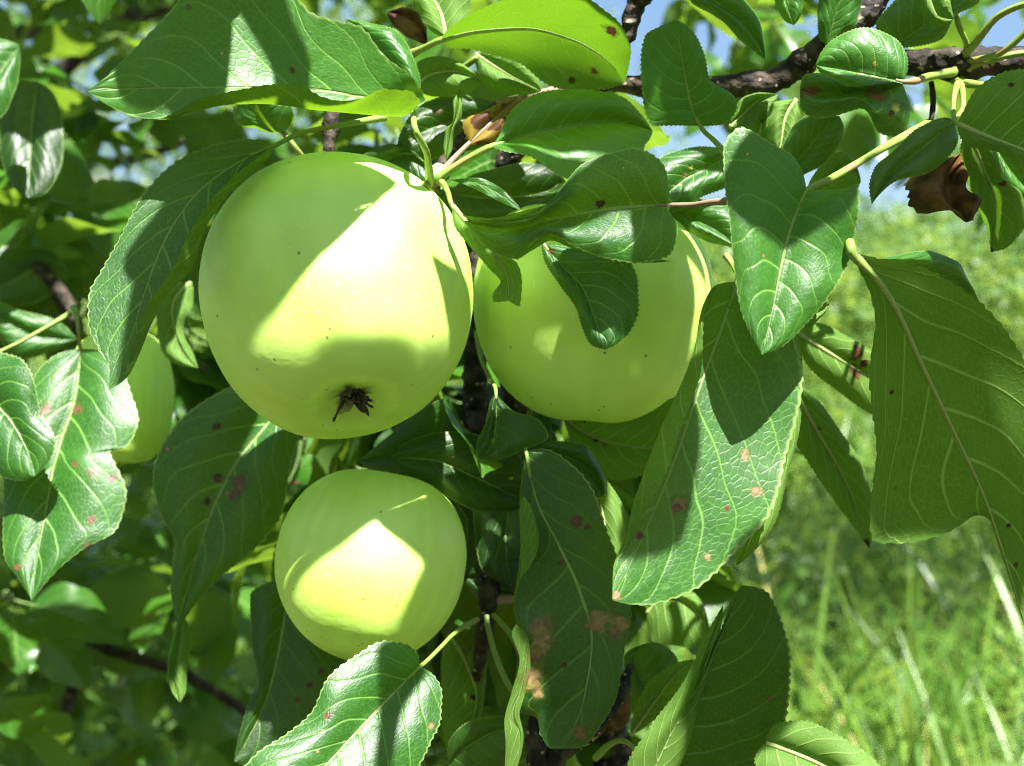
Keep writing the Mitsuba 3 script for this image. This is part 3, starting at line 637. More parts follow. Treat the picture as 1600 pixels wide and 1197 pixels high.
# 21 behind the pointed leaf
leaf(B, (31.6, 30.4), [(1228, 280), (1260, 235), (1290, 200), (1312, 182)], L=[(1222, 240), (1240, 198), (1270, 178)], R=[(1262, 270), (1300, 240), (1318, 205)], label='dark leaf with a sunlit corner behind the pointed leaf', side='U')
leaf(B, (32.4, 32.2), [(1140, 200), (1165, 175), (1190, 155), (1215, 148)], L=[(1150, 165), (1180, 145)], R=[(1165, 205), (1200, 190)], side='L', label='yellow green leaf below the dark branch')
leaf(B, (31.8, 31.6), [(1245, 155), (1225, 190), (1220, 225), (1215, 240)], L=[(1205, 165), (1200, 205)], R=[(1250, 185), (1238, 222)], side='L')
leaf(B, (31.8, 31.2), [(1260, 300), (1295, 280), (1320, 260), (1345, 285)], L=[(1285, 310), (1330, 300)], R=[(1280, 262), (1315, 238), (1335, 255)], side='L', label='translucent leaf behind the stalk of the pointed leaf')
leaf(B, (32.2, 32.4), [(1170, 250), (1185, 215), (1190, 190), (1200, 150)], L=[(1150, 230), (1165, 190)], R=[(1212, 235), (1212, 195)], side='L')
# 22-24 top
leaf(B, (31.0, 30.4), [(1395, 75), (1430, 50), (1470, 20), (1520, -30)], L=[(1370, 40), (1400, 0), (1450, -50)], R=[(1430, 72), (1472, 60), (1492, 25), (1530, 0)], label='dark leaf at the top right above the branch')
leaf(B, (31.4, 31.0), [(1290, 70), (1300, 40), (1310, 0), (1330, -50)], L=[(1280, 55), (1278, 20), (1290, -30)], R=[(1330, 50), (1345, 10), (1350, -30)], label='dark leaf behind the branch at the top right')
leaf(B, (29.6, 29.6), [(1440, -30), (1452, 0), (1465, 25), (1490, 30)], L=[(1436, 0), (1448, 35), (1470, 42)], R=[(1465, -25), (1482, 0), (1488, 15)], side='L', label='curled pale leaf tip at the top right catching the sun')
leaf(B, (30.0, 29.6), [(1075, -20), (1120, 8), (1160, 35), (1196, 94)], L=[(1080, 2), (1115, 22), (1158, 62)], R=[(1120, -25), (1165, 0), (1190, 45)], label='dark pointed leaf at the top edge over the sky')
leaf(B, (30.4, 30.2), [(1220, -40), (1228, 0), (1240, 40)], L=[(1210, -10), (1218, 20)], R=[(1255, -20), (1252, 20)], label='grey green leaf tip at the top edge')
# 25-32 between the top leaves
leaf(B, (32.0, 31.4), [(540, 30), (585, 70), (622, 110), (652, 165)], L=[(545, 60), (580, 110), (620, 150)], R=[(575, 35), (620, 50), (645, 90), (656, 130)], label='dark leaf behind the large top left leaf')
leaf(B, (33.2, 33.0), [(605, 20), (635, 25), (655, 40), (668, 70)], L=[(615, 40), (640, 60)], R=[(630, 12), (660, 22)], bsdf='leaf_brown', teeth=0, midrib=False, label='dead brown leaf at the top behind green ones', name='dead_leaf')
leaf(B, (33.0, 32.2), [(650, 140), (672, 118), (700, 112), (752, 128)], L=[(680, 150), (720, 150)], R=[(652, 100), (685, 88), (730, 105)], side='L', label='pale leaf underside at the upper centre')
leaf(B, (32.8, 32.6), [(742, 84), (775, 105), (810, 125), (846, 142)], L=[(748, 115), (775, 142), (815, 148)], R=[(770, 76), (810, 82), (835, 108)], side='L', label='olive leaf underside below the bright top leaf')
leaf(B, (33.6, 32.6), [(790, 190), (740, 185), (690, 195), (620, 230)], L=[(770, 160), (720, 148), (670, 158), (635, 190)], R=[(760, 225), (710, 240), (660, 248)], shade_tint=True, label='dark leaf behind the stalks at the upper centre', spot=[(684, 172, .9, 'rot')])
leaf(B, (30.6, 31), [(697, 252), (702, 215), (712, 180), (718, 138)], L=[(693, 225), (696, 205), (708, 190), (708, 160)], R=[(706, 235), (709, 205), (722, 178), (722, 150)], side='L', label='small curled pale leaf standing up from the spur', teeth=0, ripple=.001, midrib=False, bulge=.15)
leaf(B, (31.4, 30.8), [(815, 150), (785, 175), (760, 200), (735, 226)], L=[(775, 165), (735, 183), (724, 195), (730, 215)], R=[(800, 180), (778, 220), (755, 226)], bsdf='leaf_yellow', teeth=16, midrib=False, label='dying yellow brown leaf at the upper centre', name='dead_leaf', stalk=[(690, 270, 30.6), (712, 245, 30.7)], sbsdf='young_bark')
leaf(B, (33, 32.2), [(430, 208), (415, 195), (405, 180), (400, 158)], L=[(395, 200), (368, 188), (364, 165)], R=[(450, 200), (458, 180), (452, 160)], label='small rounded leaf under the large top left leaf')
leaf(B, (30.2, 29.4), [(700, 280), (740, 285), (780, 303), (815, 330)], L=[(735, 292), (775, 312)], R=[(745, 278), (785, 296)], teeth=0, bulge=.02, label='narrow stalk-like leaf leading right from the spur', midrib=False, side='U')
leaf(B, (31.8, 31.0), [(1150, 235), (1110, 260), (1070, 280), (1020, 330)], L=[(1110, 230), (1060, 235), (1030, 250), (1020, 290)], R=[(1150, 280), (1100, 305), (1050, 330)], label='dark leaf with dry yellowish fruit remains beside the wavy leaf', spot=[(1080, 262, .9, 'yel'), (1072, 275, .9, 'tan'), (1065, 290, .7, 'tan')])
leaf(B, (32.2, 31.4), [(1040, 320), (1080, 340), (1120, 360), (1160, 395)], L=[(1060, 350), (1110, 378), (1140, 386)], R=[(1080, 310), (1130, 320), (1160, 350)], label='dark leaf behind the stalk of the wavy leaf')
leaf(B, (33, 32.4), [(600, 260), (640, 240), (660, 250), (690, 300)], L=[(560, 250), (610, 225)], R=[(650, 300), (680, 310)], shade_tint=True)
leaf(B, (34.6, 34), [(700, 300), (770, 310), (850, 300), (900, 260)], L=[(740, 350), (830, 350)], R=[(750, 270), (830, 255)], shade_tint=True)
leaf(B, (34.6, 34.4), [(1010, 200), (960, 230), (900, 270), (820, 290)], L=[(950, 200), (870, 240)], R=[(990, 270), (900, 310)], shade_tint=True)
# 33 translucent leaves right of the large leaf
leaf(B, (34, 37), [(1245, 520), (1300, 555), (1360, 590), (1440, 640)], L=[(1255, 560), (1310, 610), (1380, 650)], R=[(1275, 505), (1330, 530), (1400, 580)], side='L', label='blurred green leaf behind the very large drooping leaf with brown blotches', spot=[(1340, 552, 2.4, 'red'), (1338, 580, 3.0, 'red'), (1350, 570, 2, 'dark')])
leaf(B, (32.5, 36.5), [(1230, 590), (1275, 670), (1320, 750), (1358, 858)], L=[(1225, 650), (1262, 720), (1310, 790), (1345, 838)], R=[(1262, 610), (1310, 670), (1350, 735), (1366, 810)], side='L', label='yellow green leaf shining through behind the large leaves with a brown tip', spot=[(1355, 850, 2.2, 'dark'), (1280, 668, 1, 'rot')])
# 34-37 left side, a little behind
leaf(B, (37.8, 34.4), [(125, 545), (118, 620), (95, 690), (78, 760), (62, 850), (50, 940)], L=[(95, 552), (60, 580), (30, 640), (10, 720), (5, 800), (8, 870), (30, 905)], R=[(155, 548), (180, 562), (205, 620), (215, 660), (195, 700), (172, 706), (196, 775), (180, 828), (130, 858), (80, 900)],
     label='large blurred sunlit leaf at the left edge with red spots', spot=[(72, 640, 2.0, 'pink'), (60, 660, 1.8, 'dark'), (120, 638, 2, 'pink'), (148, 736, 1.4, 'pink'), (178, 745, 1.3, 'red'), (122, 724, 1, 'pink'), (138, 812, 1.3, 'pink'), (27, 886, 1.2, 'pink'), (140, 850, 1, 'pink')], stalk=[(115, 480, 38), (122, 510, 37.6)], bulge=.3)
leaf(B, (35.6, 34.4), [(-70, 590), (-20, 620), (20, 660), (55, 745)], L=[(-60, 680), (-10, 740), (30, 750)], R=[(-30, 548), (30, 560), (52, 590), (60, 640), (86, 692)], label='blurred pale leaf cut by the left edge', spot=[(82, 640, 1.2, 'dark')], stalk=[(110, 490, 38), (40, 530, 37)])
leaf(B, (44, 43), [(120, 530), (60, 525), (20, 505), (-30, 480)], L=[(90, 545), (40, 560), (-10, 520)], R=[(85, 500), (30, 485), (-10, 470)], label='blurred leaf under the twig at the left edge')
leaf(B, (37.2, 34.6), [(470, 590), (420, 660), (365, 730), (320, 830), (280, 985)], L=[(420, 585), (350, 610), (270, 670), (240, 740), (250, 800), (272, 850), (268, 910)], R=[(470, 660), (455, 720), (440, 800), (405, 850), (340, 905), (300, 950)],
     label='dark blurred leaf hanging left of the cluster with a pink blotch', spot=[(378, 757, 3.0, 'pink'), (370, 775, 2.0, 'pink'), (335, 745, 1.4, 'red'), (338, 665, 1.4, 'dark'), (320, 780, 1.2, 'dark'), (352, 768, 1.2, 'tan'), (268, 706, 1, 'tan')], bulge=.3)
leaf(B, (35.4, 34.4), [(285, 960), (280, 1000), (272, 1040), (282, 1098)], L=[(272, 985), (262, 1040), (268, 1080)], R=[(295, 980), (294, 1040), (290, 1080)], side='L', label='thin curled grey green leaf end', teeth=0, midrib=False)
leaf(B, (35.6, 33.4), [(455, 890), (440, 990), (420, 1080), (365, 1190)], L=[(430, 905), (392, 930), (395, 1010), (402, 1060), (385, 1110)], R=[(480, 960), (540, 1035), (530, 1100), (460, 1170), (400, 1200)], shade_tint=True, label='dark leaf behind the lowest apple and above the bottom leaf', spot=[(500, 1050, 1.0, 'red'), (480, 1070, 1.0, 'dark'), (470, 1095, 1.0, 'red')])
leaf(B, (44, 42), [(60, 128), (52, 180), (48, 240), (45, 310)], L=[(25, 125), (5, 160), (2, 240), (20, 290)], R=[(85, 150), (98, 200), (95, 255), (72, 300)], shade_tint=True, label='dark oval leaf at the upper left edge')
leaf(B, (40, 38.6), [(30, 70), (10, 100), (-20, 140), (-60, 200)], L=[(-10, 60), (-60, 120)], R=[(28, 120), (10, 170), (-20, 195)])
leaf(B, (56, 54), [(110, 430), (60, 420), (20, 440), (-60, 480)], L=[(80, 460), (20, 480)], R=[(70, 390), (10, 385), (-40, 420)], shade_tint=True)
leaf(B, (39, 38), [(300, 440), (270, 480), (280, 540), (310, 575)], L=[(262, 455), (245, 500), (262, 560)], R=[(300, 475), (285, 510), (300, 550)], side='L', label='yellow green curled leaf between the left apple and the largest apple')
leaf(B, (34, 33), [(700, 1197), (740, 1160), (790, 1140), (850, 1150)], L=[(700, 1170), (730, 1130), (790, 1120)], R=[(730, 1220), (800, 1200)], shade_tint=True, label='nearly black leaf at the bottom edge')
leaf(B, (35, 34), [(1030, 1110), (1000, 1060), (990, 1030), (1010, 1005)], L=[(985, 1080), (975, 1030)], R=[(1045, 1080), (1060, 1040), (1040, 1010)], label='bluish shaded leaf behind the twig at the lower right')
leaf(B, (34, 33), [(985, 1150), (1020, 1100), (1050, 1060), (1085, 1030)], L=[(1000, 1090), (1040, 1045)], R=[(1030, 1120), (1080, 1070)], side='L')
leaf(B, (36, 35), [(700, 990), (730, 1040), (745, 1090), (700, 1180)], L=[(690, 1040), (690, 1110)], R=[(760, 1040), (755, 1100), (735, 1150)], side='L', label='olive leaf hanging between the bottom leaf and the rotting leaf', spot=[(745, 1060, 1.5, 'dark'), (738, 1090, 1, 'dark')])
leaf(B, (37, 36), [(1010, 960), (1050, 930), (1090, 960), (1110, 1000)], L=[(1020, 1000), (1070, 1010)], R=[(1030, 920), (1080, 925)], side='L')
leaf(B, (34.5, 35.5), [(970, 1050), (950, 1090), (955, 1120), (940, 1150)], L=[(940, 1070), (935, 1120)], R=[(985, 1080), (985, 1120)], bsdf='leaf_brown', midrib=False, teeth=0, name='dead_leaf', label='brown dead leaf low behind the rotting leaf')

# unseen leaves added above the view, shaped to cast shade on what hangs below
def to_px(q):
    z = (q - CAM) @ FWD
    return np.stack([W / 2 + FPX * ((q - CAM) @ RIGHT) / z, H / 2 - FPX * ((q - CAM) @ UP) / z], -1), z * 100


def on_surface(target, pts):
    key = next(k for k in SURF if target in labels.get(k, labels.get(k.split('__')[0]))['label'])
    px, z = to_px(SURF[key])
    out = []
    for x, y in pts:
        r = np.hypot(px[:, 0] - x, px[:, 1] - y)
        near = r < max(14, r.min() + 4)
        out.append(P(x, y, z[near].min()))
    return np.array(out)


def shade(target, M, L, R, lift=16):
    find = (lambda q: on_surface(target, q)) if target else (lambda q: np.array(q))
    rails = [find(q) for q in ([M[0]] + L + [M[-1]], M, [M[0]] + R + [M[-1]])]
    top = max((q @ SUN).max() for q in rails) + lift * .01
    rails = [q + (top - q @ SUN)[:, None] * SUN for q in rails]
    LEAF_ID[0] += 1
    X, t, vs = blade(rails, [0, .5, 1], 30, .0005, SUN * .003, 70, 6, .0015, LEAF_ID[0])
    m, uv = blade_mesh(X, t, vs, LEAF_ID[0], False)
    if (m.face_normals @ SUN).mean() < 0:
        m.invert()
    put(numbered(f'{B}__leaf'), mikit.ply(m, 'leaf_green', smooth=True, uv=uv))  # an added shade caster, numbered on with the bough leaves


A1, A2, A3 = 'largest pale green', 'small pale green', 'in leaf shade'
L1 = 'large leaf across the top left'
shade(A1, [(605, 285), (470, 410), (300, 590)], [(560, 318), (480, 326), (330, 392), (285, 500)], [(600, 298), (545, 345), (482, 420), (422, 492), (385, 533), (345, 575)], 15)
shade(A1, [(622, 276), (500, 285), (322, 400)], [(560, 244), (440, 252), (345, 320)], [(592, 302), (500, 336), (390, 384)], 11)
shade(A1, [(675, 385), (715, 450), (725, 540)], [(690, 430), (705, 480), (716, 520)], [(700, 395), (735, 420), (748, 480)], 15)
shade(A2, [(632, 780), (556, 817), (435, 908)], [(594, 788), (540, 813), (470, 857)], [(614, 796), (583, 813), (520, 858), (452, 916)], 20)
shade(A2, [(585, 806), (690, 825), (790, 900)], [(600, 822), (665, 871), (720, 920)], [(612, 787), (655, 767), (712, 752), (770, 820)], 21)
shade(A2, [(730, 800), (670, 920), (585, 1070)], [(690, 835), (664, 873), (630, 945), (600, 1020)], [(780, 880), (740, 990), (660, 1060)], 22)
shade(A3, [(1070, 380), (920, 500), (740, 640)], [(960, 365), (790, 430), (725, 540)], [(1090, 480), (1010, 600), (880, 700)], 17)
shade(A3, [(1040, 360), (1020, 540), (940, 720)], [(910, 460), (870, 640)], [(1078, 440), (1082, 560), (1020, 680)], 20)
shade(L1, [(275, -60), (270, 60), (258, 165)], [(190, -30), (178, 80), (190, 145)], [(350, -40), (362, 50), (345, 140)], 13)
shade('out of focus', [(230, 480), (235, 600), (230, 740)], [(130, 500), (110, 620), (140, 720)], [(275, 540), (285, 620), (270, 700)], 14)
shade(L1, [(345, -60), (415, 30), (475, 150)], [(350, -30), (392, 45), (424, 100), (445, 140)], [(425, -40), (465, 50), (485, 105)], 14)
shade('leaf hanging left', [(385, 262), (285, 360), (205, 440)], [(320, 262), (235, 340), (192, 410)], [(390, 290), (310, 400)], 15)
shade('leaf hanging left', [(300, 400), (240, 500), (180, 620)], [(232, 430), (205, 450), (195, 500), (184, 570)], [(285, 440), (240, 560)], 17)
shade('broad pointed leaf', [(1360, 250), (1250, 280), (1120, 290)], [(1310, 345), (1240, 378), (1180, 352)], [(1300, 180), (1200, 180)], 16)
shade('dark upright leaf', [(1160, 880), (1130, 1030), (1090, 1230)], [(1085, 1010), (1060, 1110), (1060, 1190)], [(1250, 950), (1260, 1100), (1180, 1220)], 22)
shade('long shaded leaf', [(860, 690), (890, 900), (890, 1190)], [(800, 760), (780, 940), (800, 1040), (855, 1080), (850, 1150)], [(970, 790), (1005, 960), (970, 1130)], 23)
shade('leaf at the upper centre with', [(1040, 170), (920, 190), (780, 180)], [(980, 240), (880, 232), (815, 214)], [(930, 120), (830, 130)], 16)
shade('dark folded leaf', [(1110, 240), (1085, 120), (1070, 10)], [(1045, 190), (1032, 120), (1040, 50)], [(1180, 190), (1140, 60)], 15)
shade('crumpled insect', [(1220, 130), (1330, 120), (1450, 130)], [(1260, 210), (1380, 230)], [(1260, 50), (1380, 30)], 15)
shade('very dark leaf in the gap', [(690, 740), (745, 750), (810, 775)], [(720, 770), (775, 795)], [(720, 722), (775, 738)], 14)
shade('very large drooping', [(1335, 385), (1470, 640), (1600, 960)], [(1352, 480), (1352, 640), (1362, 800), (1500, 835)], [(1440, 405), (1570, 500), (1660, 720)], 14)
shade('leaf underside at the right edge', [(1480, 180), (1560, 180), (1700, 190)], [(1500, 215), (1600, 260)], [(1520, 120), (1620, 90)], 14)
shade('long leaf hanging', [(1500, 195), (1550, 290), (1550, 400)], [(1495, 240), (1525, 340)], [(1590, 260), (1610, 350)], 14)
shade('dark leaf at the top right', [(1360, 80), (1430, 30), (1520, -40)], [(1350, 20), (1420, -60)], [(1430, 90), (1500, 40)], 12)
shade('dark pointed leaf at the top', [(1060, -20), (1130, 10), (1200, 100)], [(1075, 20), (1130, 60)], [(1140, -30), (1195, 30)], 12)
shade(None, [P(960, 130, 33), P(1150, 125, 32.6), P(1340, 30, 32)], [P(1040, 175, 33), P(1240, 150, 32.5)], [P(1060, 95, 33), P(1200, 85, 32.5)], 13)
shade(None, [P(1280, 95, 33), P(1440, 98, 32.6), P(1620, 88, 32)], [P(1380, 135, 33), P(1540, 135, 32.5)], [P(1380, 55, 33), P(1540, 55, 32.5)], 14)
shade('dark blurred leaf', [(430, 575), (320, 650), (235, 800)], [(330, 590), (250, 670)], [(400, 650), (310, 760)], 15)
shade('small dark leaf', [(1510, 160), (1440, 230), (1340, 330)], [(1400, 200), (1340, 280)], [(1510, 240), (1440, 310)], 16)
shade('broad leaf at the bottom', [(640, 985), (610, 1100), (600, 1250)], [(590, 1010), (592, 1100), (585, 1190)], [(668, 1040), (628, 1110), (612, 1200)], 23)
shade('wavy leaf above', [(1060, 230), (960, 270), (800, 345)], [(1045, 320), (960, 325), (870, 345)], [(980, 220), (880, 280), (800, 335)], 15)
shade('wavy leaf above', [(1020, 310), (1030, 360), (1020, 420)], [(985, 330), (990, 380), (985, 415)], [(1050, 320), (1060, 380)], 15)

# ------------------------------------------------------------------ boughs farther back
rng = random.Random(7)
VAR = []
for s in range(7):
    r = np.random.default_rng(100 + s)
    u = np.linspace(0, 1, 7)
    hw = .27 + .05 * r.random()
    wid = np.sin(np.pi * np.clip(u, 0, 1) ** .85) ** .75 * hw
    bend = r.uniform(.1, .45)
    mid = np.stack([u - .0, 0 * u + r.uniform(-.08, .08) * u ** 2, -bend * u ** 2], -1)
    cup = r.uniform(.0, .6)
    Lr = mid + np.stack([0 * u, wid, cup * wid + .03 * np.sin(7 * u + s)], -1)
    Rr = mid + np.stack([0 * u, -wid, cup * wid + .03 * np.sin(6 * u + 2 * s)], -1)
    X, t, vs = blade([Lr, mid, Rr], [0, .5, 1], 20, .010, None, 41, 4, .03, s)
    m, uv = blade_mesh(X, t, vs, 500 + s, False)
    if m.face_normals[:, 2].mean() < 0:
        m.invert()
    st = tube([(-.28, 0, .10), (-.12, 0, .02), (.05, 0, -.004)], [.016, .013, .008], 5, 5)
    both = trimesh.util.concatenate([m, st])
    VAR.append(mikit.ply(both, 'leaf_behind', smooth=True, uv=np.vstack([uv, np.tile([500.4 + s, .5], (len(st.vertices), 1))])))


def place(pos, direction, roll, size):
    x = np.asarray(direction, float); x /= np.linalg.norm(x)
    y = np.cross([0, 0, 1.0], x); y /= np.linalg.norm(y) + 1e-9
    z = np.cross(x, y)
    c, s = math.cos(roll), math.sin(roll)
    y, z = c * y + s * z, -s * y + c * z
    m = np.eye(4); m[:3, 0], m[:3, 1], m[:3, 2], m[:3, 3] = x * size, y * size, z * size, pos
    return T(m)


def rosette(holder, c, k, size, rng, toward=None):
    a0 = rng.uniform(0, 6.28)
    for i in range(k):
        a = a0 + i * 2.4 + rng.uniform(-.4, .4)
        el = rng.uniform(-1.0, .45)
        dv = np.array([math.cos(a) * math.cos(el), math.sin(a) * math.cos(el), math.sin(el)])
        s = size * rng.uniform(.7, 1.15)
        key = numbered(f'{holder}__leaf')
        scene[key] = {**VAR[rng.randrange(7)], 'to_world': place(c + dv * .3 * s, dv, rng.gauss(0, .55), s)}


def bough(label, sticks, clusters, size, seed, k=(4, 7)):
    key = thing('apple_bough', label, 'branch')
    r = random.Random(seed)
    for pts, rad in sticks:
        put(numbered(f'{key}__branch'), mikit.ply(tube([P(*q) for q in pts], np.array(rad) * .001, 9, 50, .3, seed), 'bark', smooth=True))
    for (x0, x1, y0, y1, d0, d1, n) in clusters:
        for _ in range(n):
            rosette(key, P(r.uniform(x0, x1), r.uniform(y0, y1), r.uniform(d0, d1)), r.randint(*k), size, r)
    return key


bough('blurred apple bough behind at the upper left, blue sky between its leaves', [([(-150, 330, 75), (20, 400, 72), (90, 460, 70), (110, 490, 68), (116, 520, 60)], [9, 7, 5, 4, 2]), ([(-150, 60, 120), (150, 40, 120), (420, -60, 120)], [8, 7, 6]), ([(60, 520, 95), (260, 330, 100), (380, 200, 100)], [5, 4, 3])],
      [(-60, 140, 150, 470, 55, 85, 8), (120, 330, 130, 330, 62, 95, 7), (-80, 500, -80, 110, 90, 140, 16), (200, 420, 300, 480, 80, 120, 6), (420, 620, 120, 260, 60, 100, 5)], .054, 21)
bough('blurred lower bough at the bottom left, leaves in mixed sun and shade', [([(-100, 900, 80), (120, 1000, 78), (300, 1060, 80), (420, 1150, 85)], [6, 5, 4, 3]), ([(60, 1250, 70), (110, 1090, 72), (160, 960, 78)], [5, 4, 2])],
      [(-60, 330, 860, 1220, 70, 115, 20), (250, 480, 860, 1230, 75, 110, 9), (100, 420, 640, 900, 80, 115, 9), (-60, 80, 880, 1100, 58, 80, 4), (-300, 500, -800, -150, 60, 120, 5)], .056, 22)  # last cluster is unseen, added overhead to shade the left side
bough('shaded inner bough close behind the apples', [([(1000, 1300, 48), (900, 1000, 46), (820, 700, 46), (800, 400, 45), (880, 150, 44)], [9, 8, 7, 6, 5])],
      [(600, 860, 180, 460, 42, 55, 9), (640, 860, 560, 1000, 42, 55, 12), (680, 1060, 900, 1220, 44, 60, 8), (480, 700, 640, 760, 44, 55, 4), (255, 345, 400, 560, 48, 62, 3), (600, 1000, 620, 1180, 38, 46, 5), (860, 1030, 660, 820, 48, 60, 3), (560, 1000, 560, 1150, 40, 50, 5), (350, 1150, -1100, -170, 35, 58, 11)], .055, 23)  # last cluster is added above the view to darken the gap behind the apples
bough('dark bough at the left edge, its near leaves mostly in shade', [([(-120, 470, 58), (30, 400, 56), (95, 455, 55), (115, 500, 53)], [6, 5, 3.5, 2])],
      [(-60, 130, 60, 520, 56, 80, 13), (-500, 450, -1400, -260, 35, 95, 28), (-300, 560, -500, -140, 70, 150, 12)], .058, 27)  # clusters above the view are added to shade the left background
bough('blurred sunlit bough high on the right against the sky', [([(1050, -60, 110), (1150, 30, 112), (1260, 90, 115)], [4, 3, 2])],
      [(1090, 1260, 20, 150, 95, 130, 6), (620, 900, -60, 60, 70, 110, 6), (1240, 1420, 20, 140, 70, 110, 4), (1430, 1660, -60, 60, 80, 120, 3), (1440, 1660, 190, 330, 110, 160, 3), (1020, 1200, -60, 10, 80, 120, 3), (300, 1200, -1300, -170, 36, 62, 16), (-200, 500, -900, -150, 60, 130, 18)], .06, 24)  # closing clusters are unseen leaves added above the view for shade
bough('more distant boughs of the orchard tree filling the upper left', [([(-400, 700, 260), (-100, 300, 250), (300, -50, 240)], [30, 24, 16]), ([(-100, 300, 250), (200, 250, 240), (480, 120, 250)], [18, 12, 8])],
      [(-250, 560, -120, 520, 200, 300, 42)], .072, 25, (5, 6))

# ------------------------------------------------------------------ ground, grass, shrubs and trees
n = 90
gx = np.concatenate([-np.geomspace(400, .3, n), [0], np.geomspace(.3, 400, n)])
gy = np.concatenate([-np.geomspace(60, .3, 30), [0], np.geomspace(.3, 800, n)])
GX, GY = np.meshgrid(gx, gy, indexing='ij')


def ground_z(x, y):
    q = np.stack([x * .7, y * .7, 0 * x], -1)
    return .05 * (meshkit.fbm(q, 3, 4) - .5) * np.minimum(1, np.hypot(x, y))


G = np.stack([GX, GY, ground_z(GX, GY)], -1).reshape(-1, 3)
m = trimesh.Trimesh(G, grid_faces(*GX.shape), process=False)
if m.face_normals[:, 2].mean() < 0:
    m.invert()
put('ground', mikit.ply(m, 'soil_and_turf', smooth=True), 'grassy orchard ground running back to the shrubs', 'structure')

r = np.random.default_rng(5)


def grass_mesh(N, y0, y1, hmin, hmax, wmin, wmax, xmin_f, seed, seg=5):
    r = np.random.default_rng(seed)
    y = np.sqrt(r.uniform(y0 ** 2, y1 ** 2, N))
    x = y * r.uniform(xmin_f, .62, N)
    z = ground_z(x, y)
    h = r.uniform(hmin, hmax, N) * (.65 + .7 * meshkit.noise(np.stack([x * 2, y * 2, 0 * x], -1), 2))
    w = r.uniform(wmin, wmax, N)
    a = r.uniform(0, 2 * np.pi, N); lean = r.uniform(.15, 1.5, N)
    fa = a + r.uniform(-.9, .9, N)
    u = np.linspace(0, 1, seg)[None]
    run = lean[:, None] * u ** 1.8 * h[:, None] * .8
    zz = h[:, None] * (u - .35 * lean[:, None] * u ** 2.6)
    c = np.stack([x[:, None] + np.cos(a)[:, None] * run, y[:, None] + np.sin(a)[:, None] * run, z[:, None] + zz - .01], -1)
    ww = (w[:, None] * (1 - u ** 2.2) * .5 + .0003)
    sd = np.stack([-np.sin(fa), np.cos(fa), 0 * fa], -1)[:, None] * ww[..., None]
    V = np.stack([c - sd, c + sd], 2).reshape(-1, 3)
    k = np.arange(seg - 1)
    q = np.stack([2 * k, 2 * k + 1, 2 * k + 3, 2 * k + 2], -1)
    F = (q[None] + (np.arange(N) * 2 * seg)[:, None, None]).reshape(-1, 4)
    uv = np.stack([np.repeat(np.arange(N) + .5, 2 * seg), np.tile([0., 1.], N * seg)], -1)
    return V, np.vstack([F[:, [0, 1, 2]], F[:, [0, 2, 3]]]), uv


parts = [grass_mesh(2100, .95, 2.4, .40, .80, .008, .022, -.5, 1, 8), grass_mesh(2200, 1.0, 2.6, .3, .7, .003, .006, -.5, 8, 7), grass_mesh(6500, 2.3, 6, .35, .80, .010, .024, -.5, 2, 6), grass_mesh(20000, 5.5, 14, .35, .75, .008, .02, -.5, 3, 4), grass_mesh(16000, 13, 40, .35, .7, .02, .05, -.5, 4, 4)]
V, F, UVs, at, bl = [], [], [], 0, 0
for v, f, uv in parts:
    V.append(v); F.append(f + at); UVs.append(uv + [bl, 0]); at += len(v); bl += 20000
put('grass', mikit.ply(trimesh.Trimesh(np.vstack(V), np.vstack(F), process=False), 'grass_blade', smooth=True, uv=np.vstack(UVs)), 'tall sunlit meadow grass blurred at the lower right', 'stuff')
labels['grass']['category'] = 'grass'



def leaf_cloud(N, centre, radii, size, seed, flat=.5):
    r = np.random.default_rng(seed)
    d = r.normal(size=(N, 3)); d /= np.linalg.norm(d, axis=1, keepdims=True)
    rad = r.uniform(.25, 1, N) ** .5
    p = d * rad[:, None]
    lump = .62 + .75 * meshkit.fbm(d * 2.2 + seed, 3, seed)
    p = p * lump[:, None] * radii + centre
    e1 = r.normal(size=(N, 3)); e1 /= np.linalg.norm(e1, axis=1, keepdims=True)
    e2 = r.normal(size=(N, 3)); e2 -= e1 * (e1 * e2).sum(1, keepdims=True); e2 /= np.linalg.norm(e2, axis=1, keepdims=True)
    s = (size * r.uniform(.6, 1.3, N))[:, None]
    V = np.stack([p - e1 * s, p + e2 * s * .42, p + e1 * s, p - e2 * s * .42], 1).reshape(-1, 3)
    k = np.arange(N)[:, None] * 4
    return V, np.vstack([k + [0, 1, 2], k + [0, 2, 3]])


def weed_leaves():
    r = np.random.default_rng(31)
    V, F, at = [], [], 0
    for k in range(260):
        y = math.sqrt(r.uniform(1.3 ** 2, 9 ** 2)); x = y * r.uniform(-.1, .55)
        v, f = leaf_cloud(int(r.integers(25, 60)), np.array([x, y, r.uniform(.25, .55)]), np.array([.2, .2, .24]) * r.uniform(.6, 1.5), r.uniform(.022, .055), 200 + k)
        V.append(v); F.append(f + at); at += len(v)
    return trimesh.Trimesh(np.vstack(V), np.vstack(F), process=False)


put('weeds', mikit.ply(weed_leaves(), 'shrub_leaf'), 'broad leaved weeds scattered through the tall grass', 'stuff')
labels['weeds']['category'] = 'weeds'


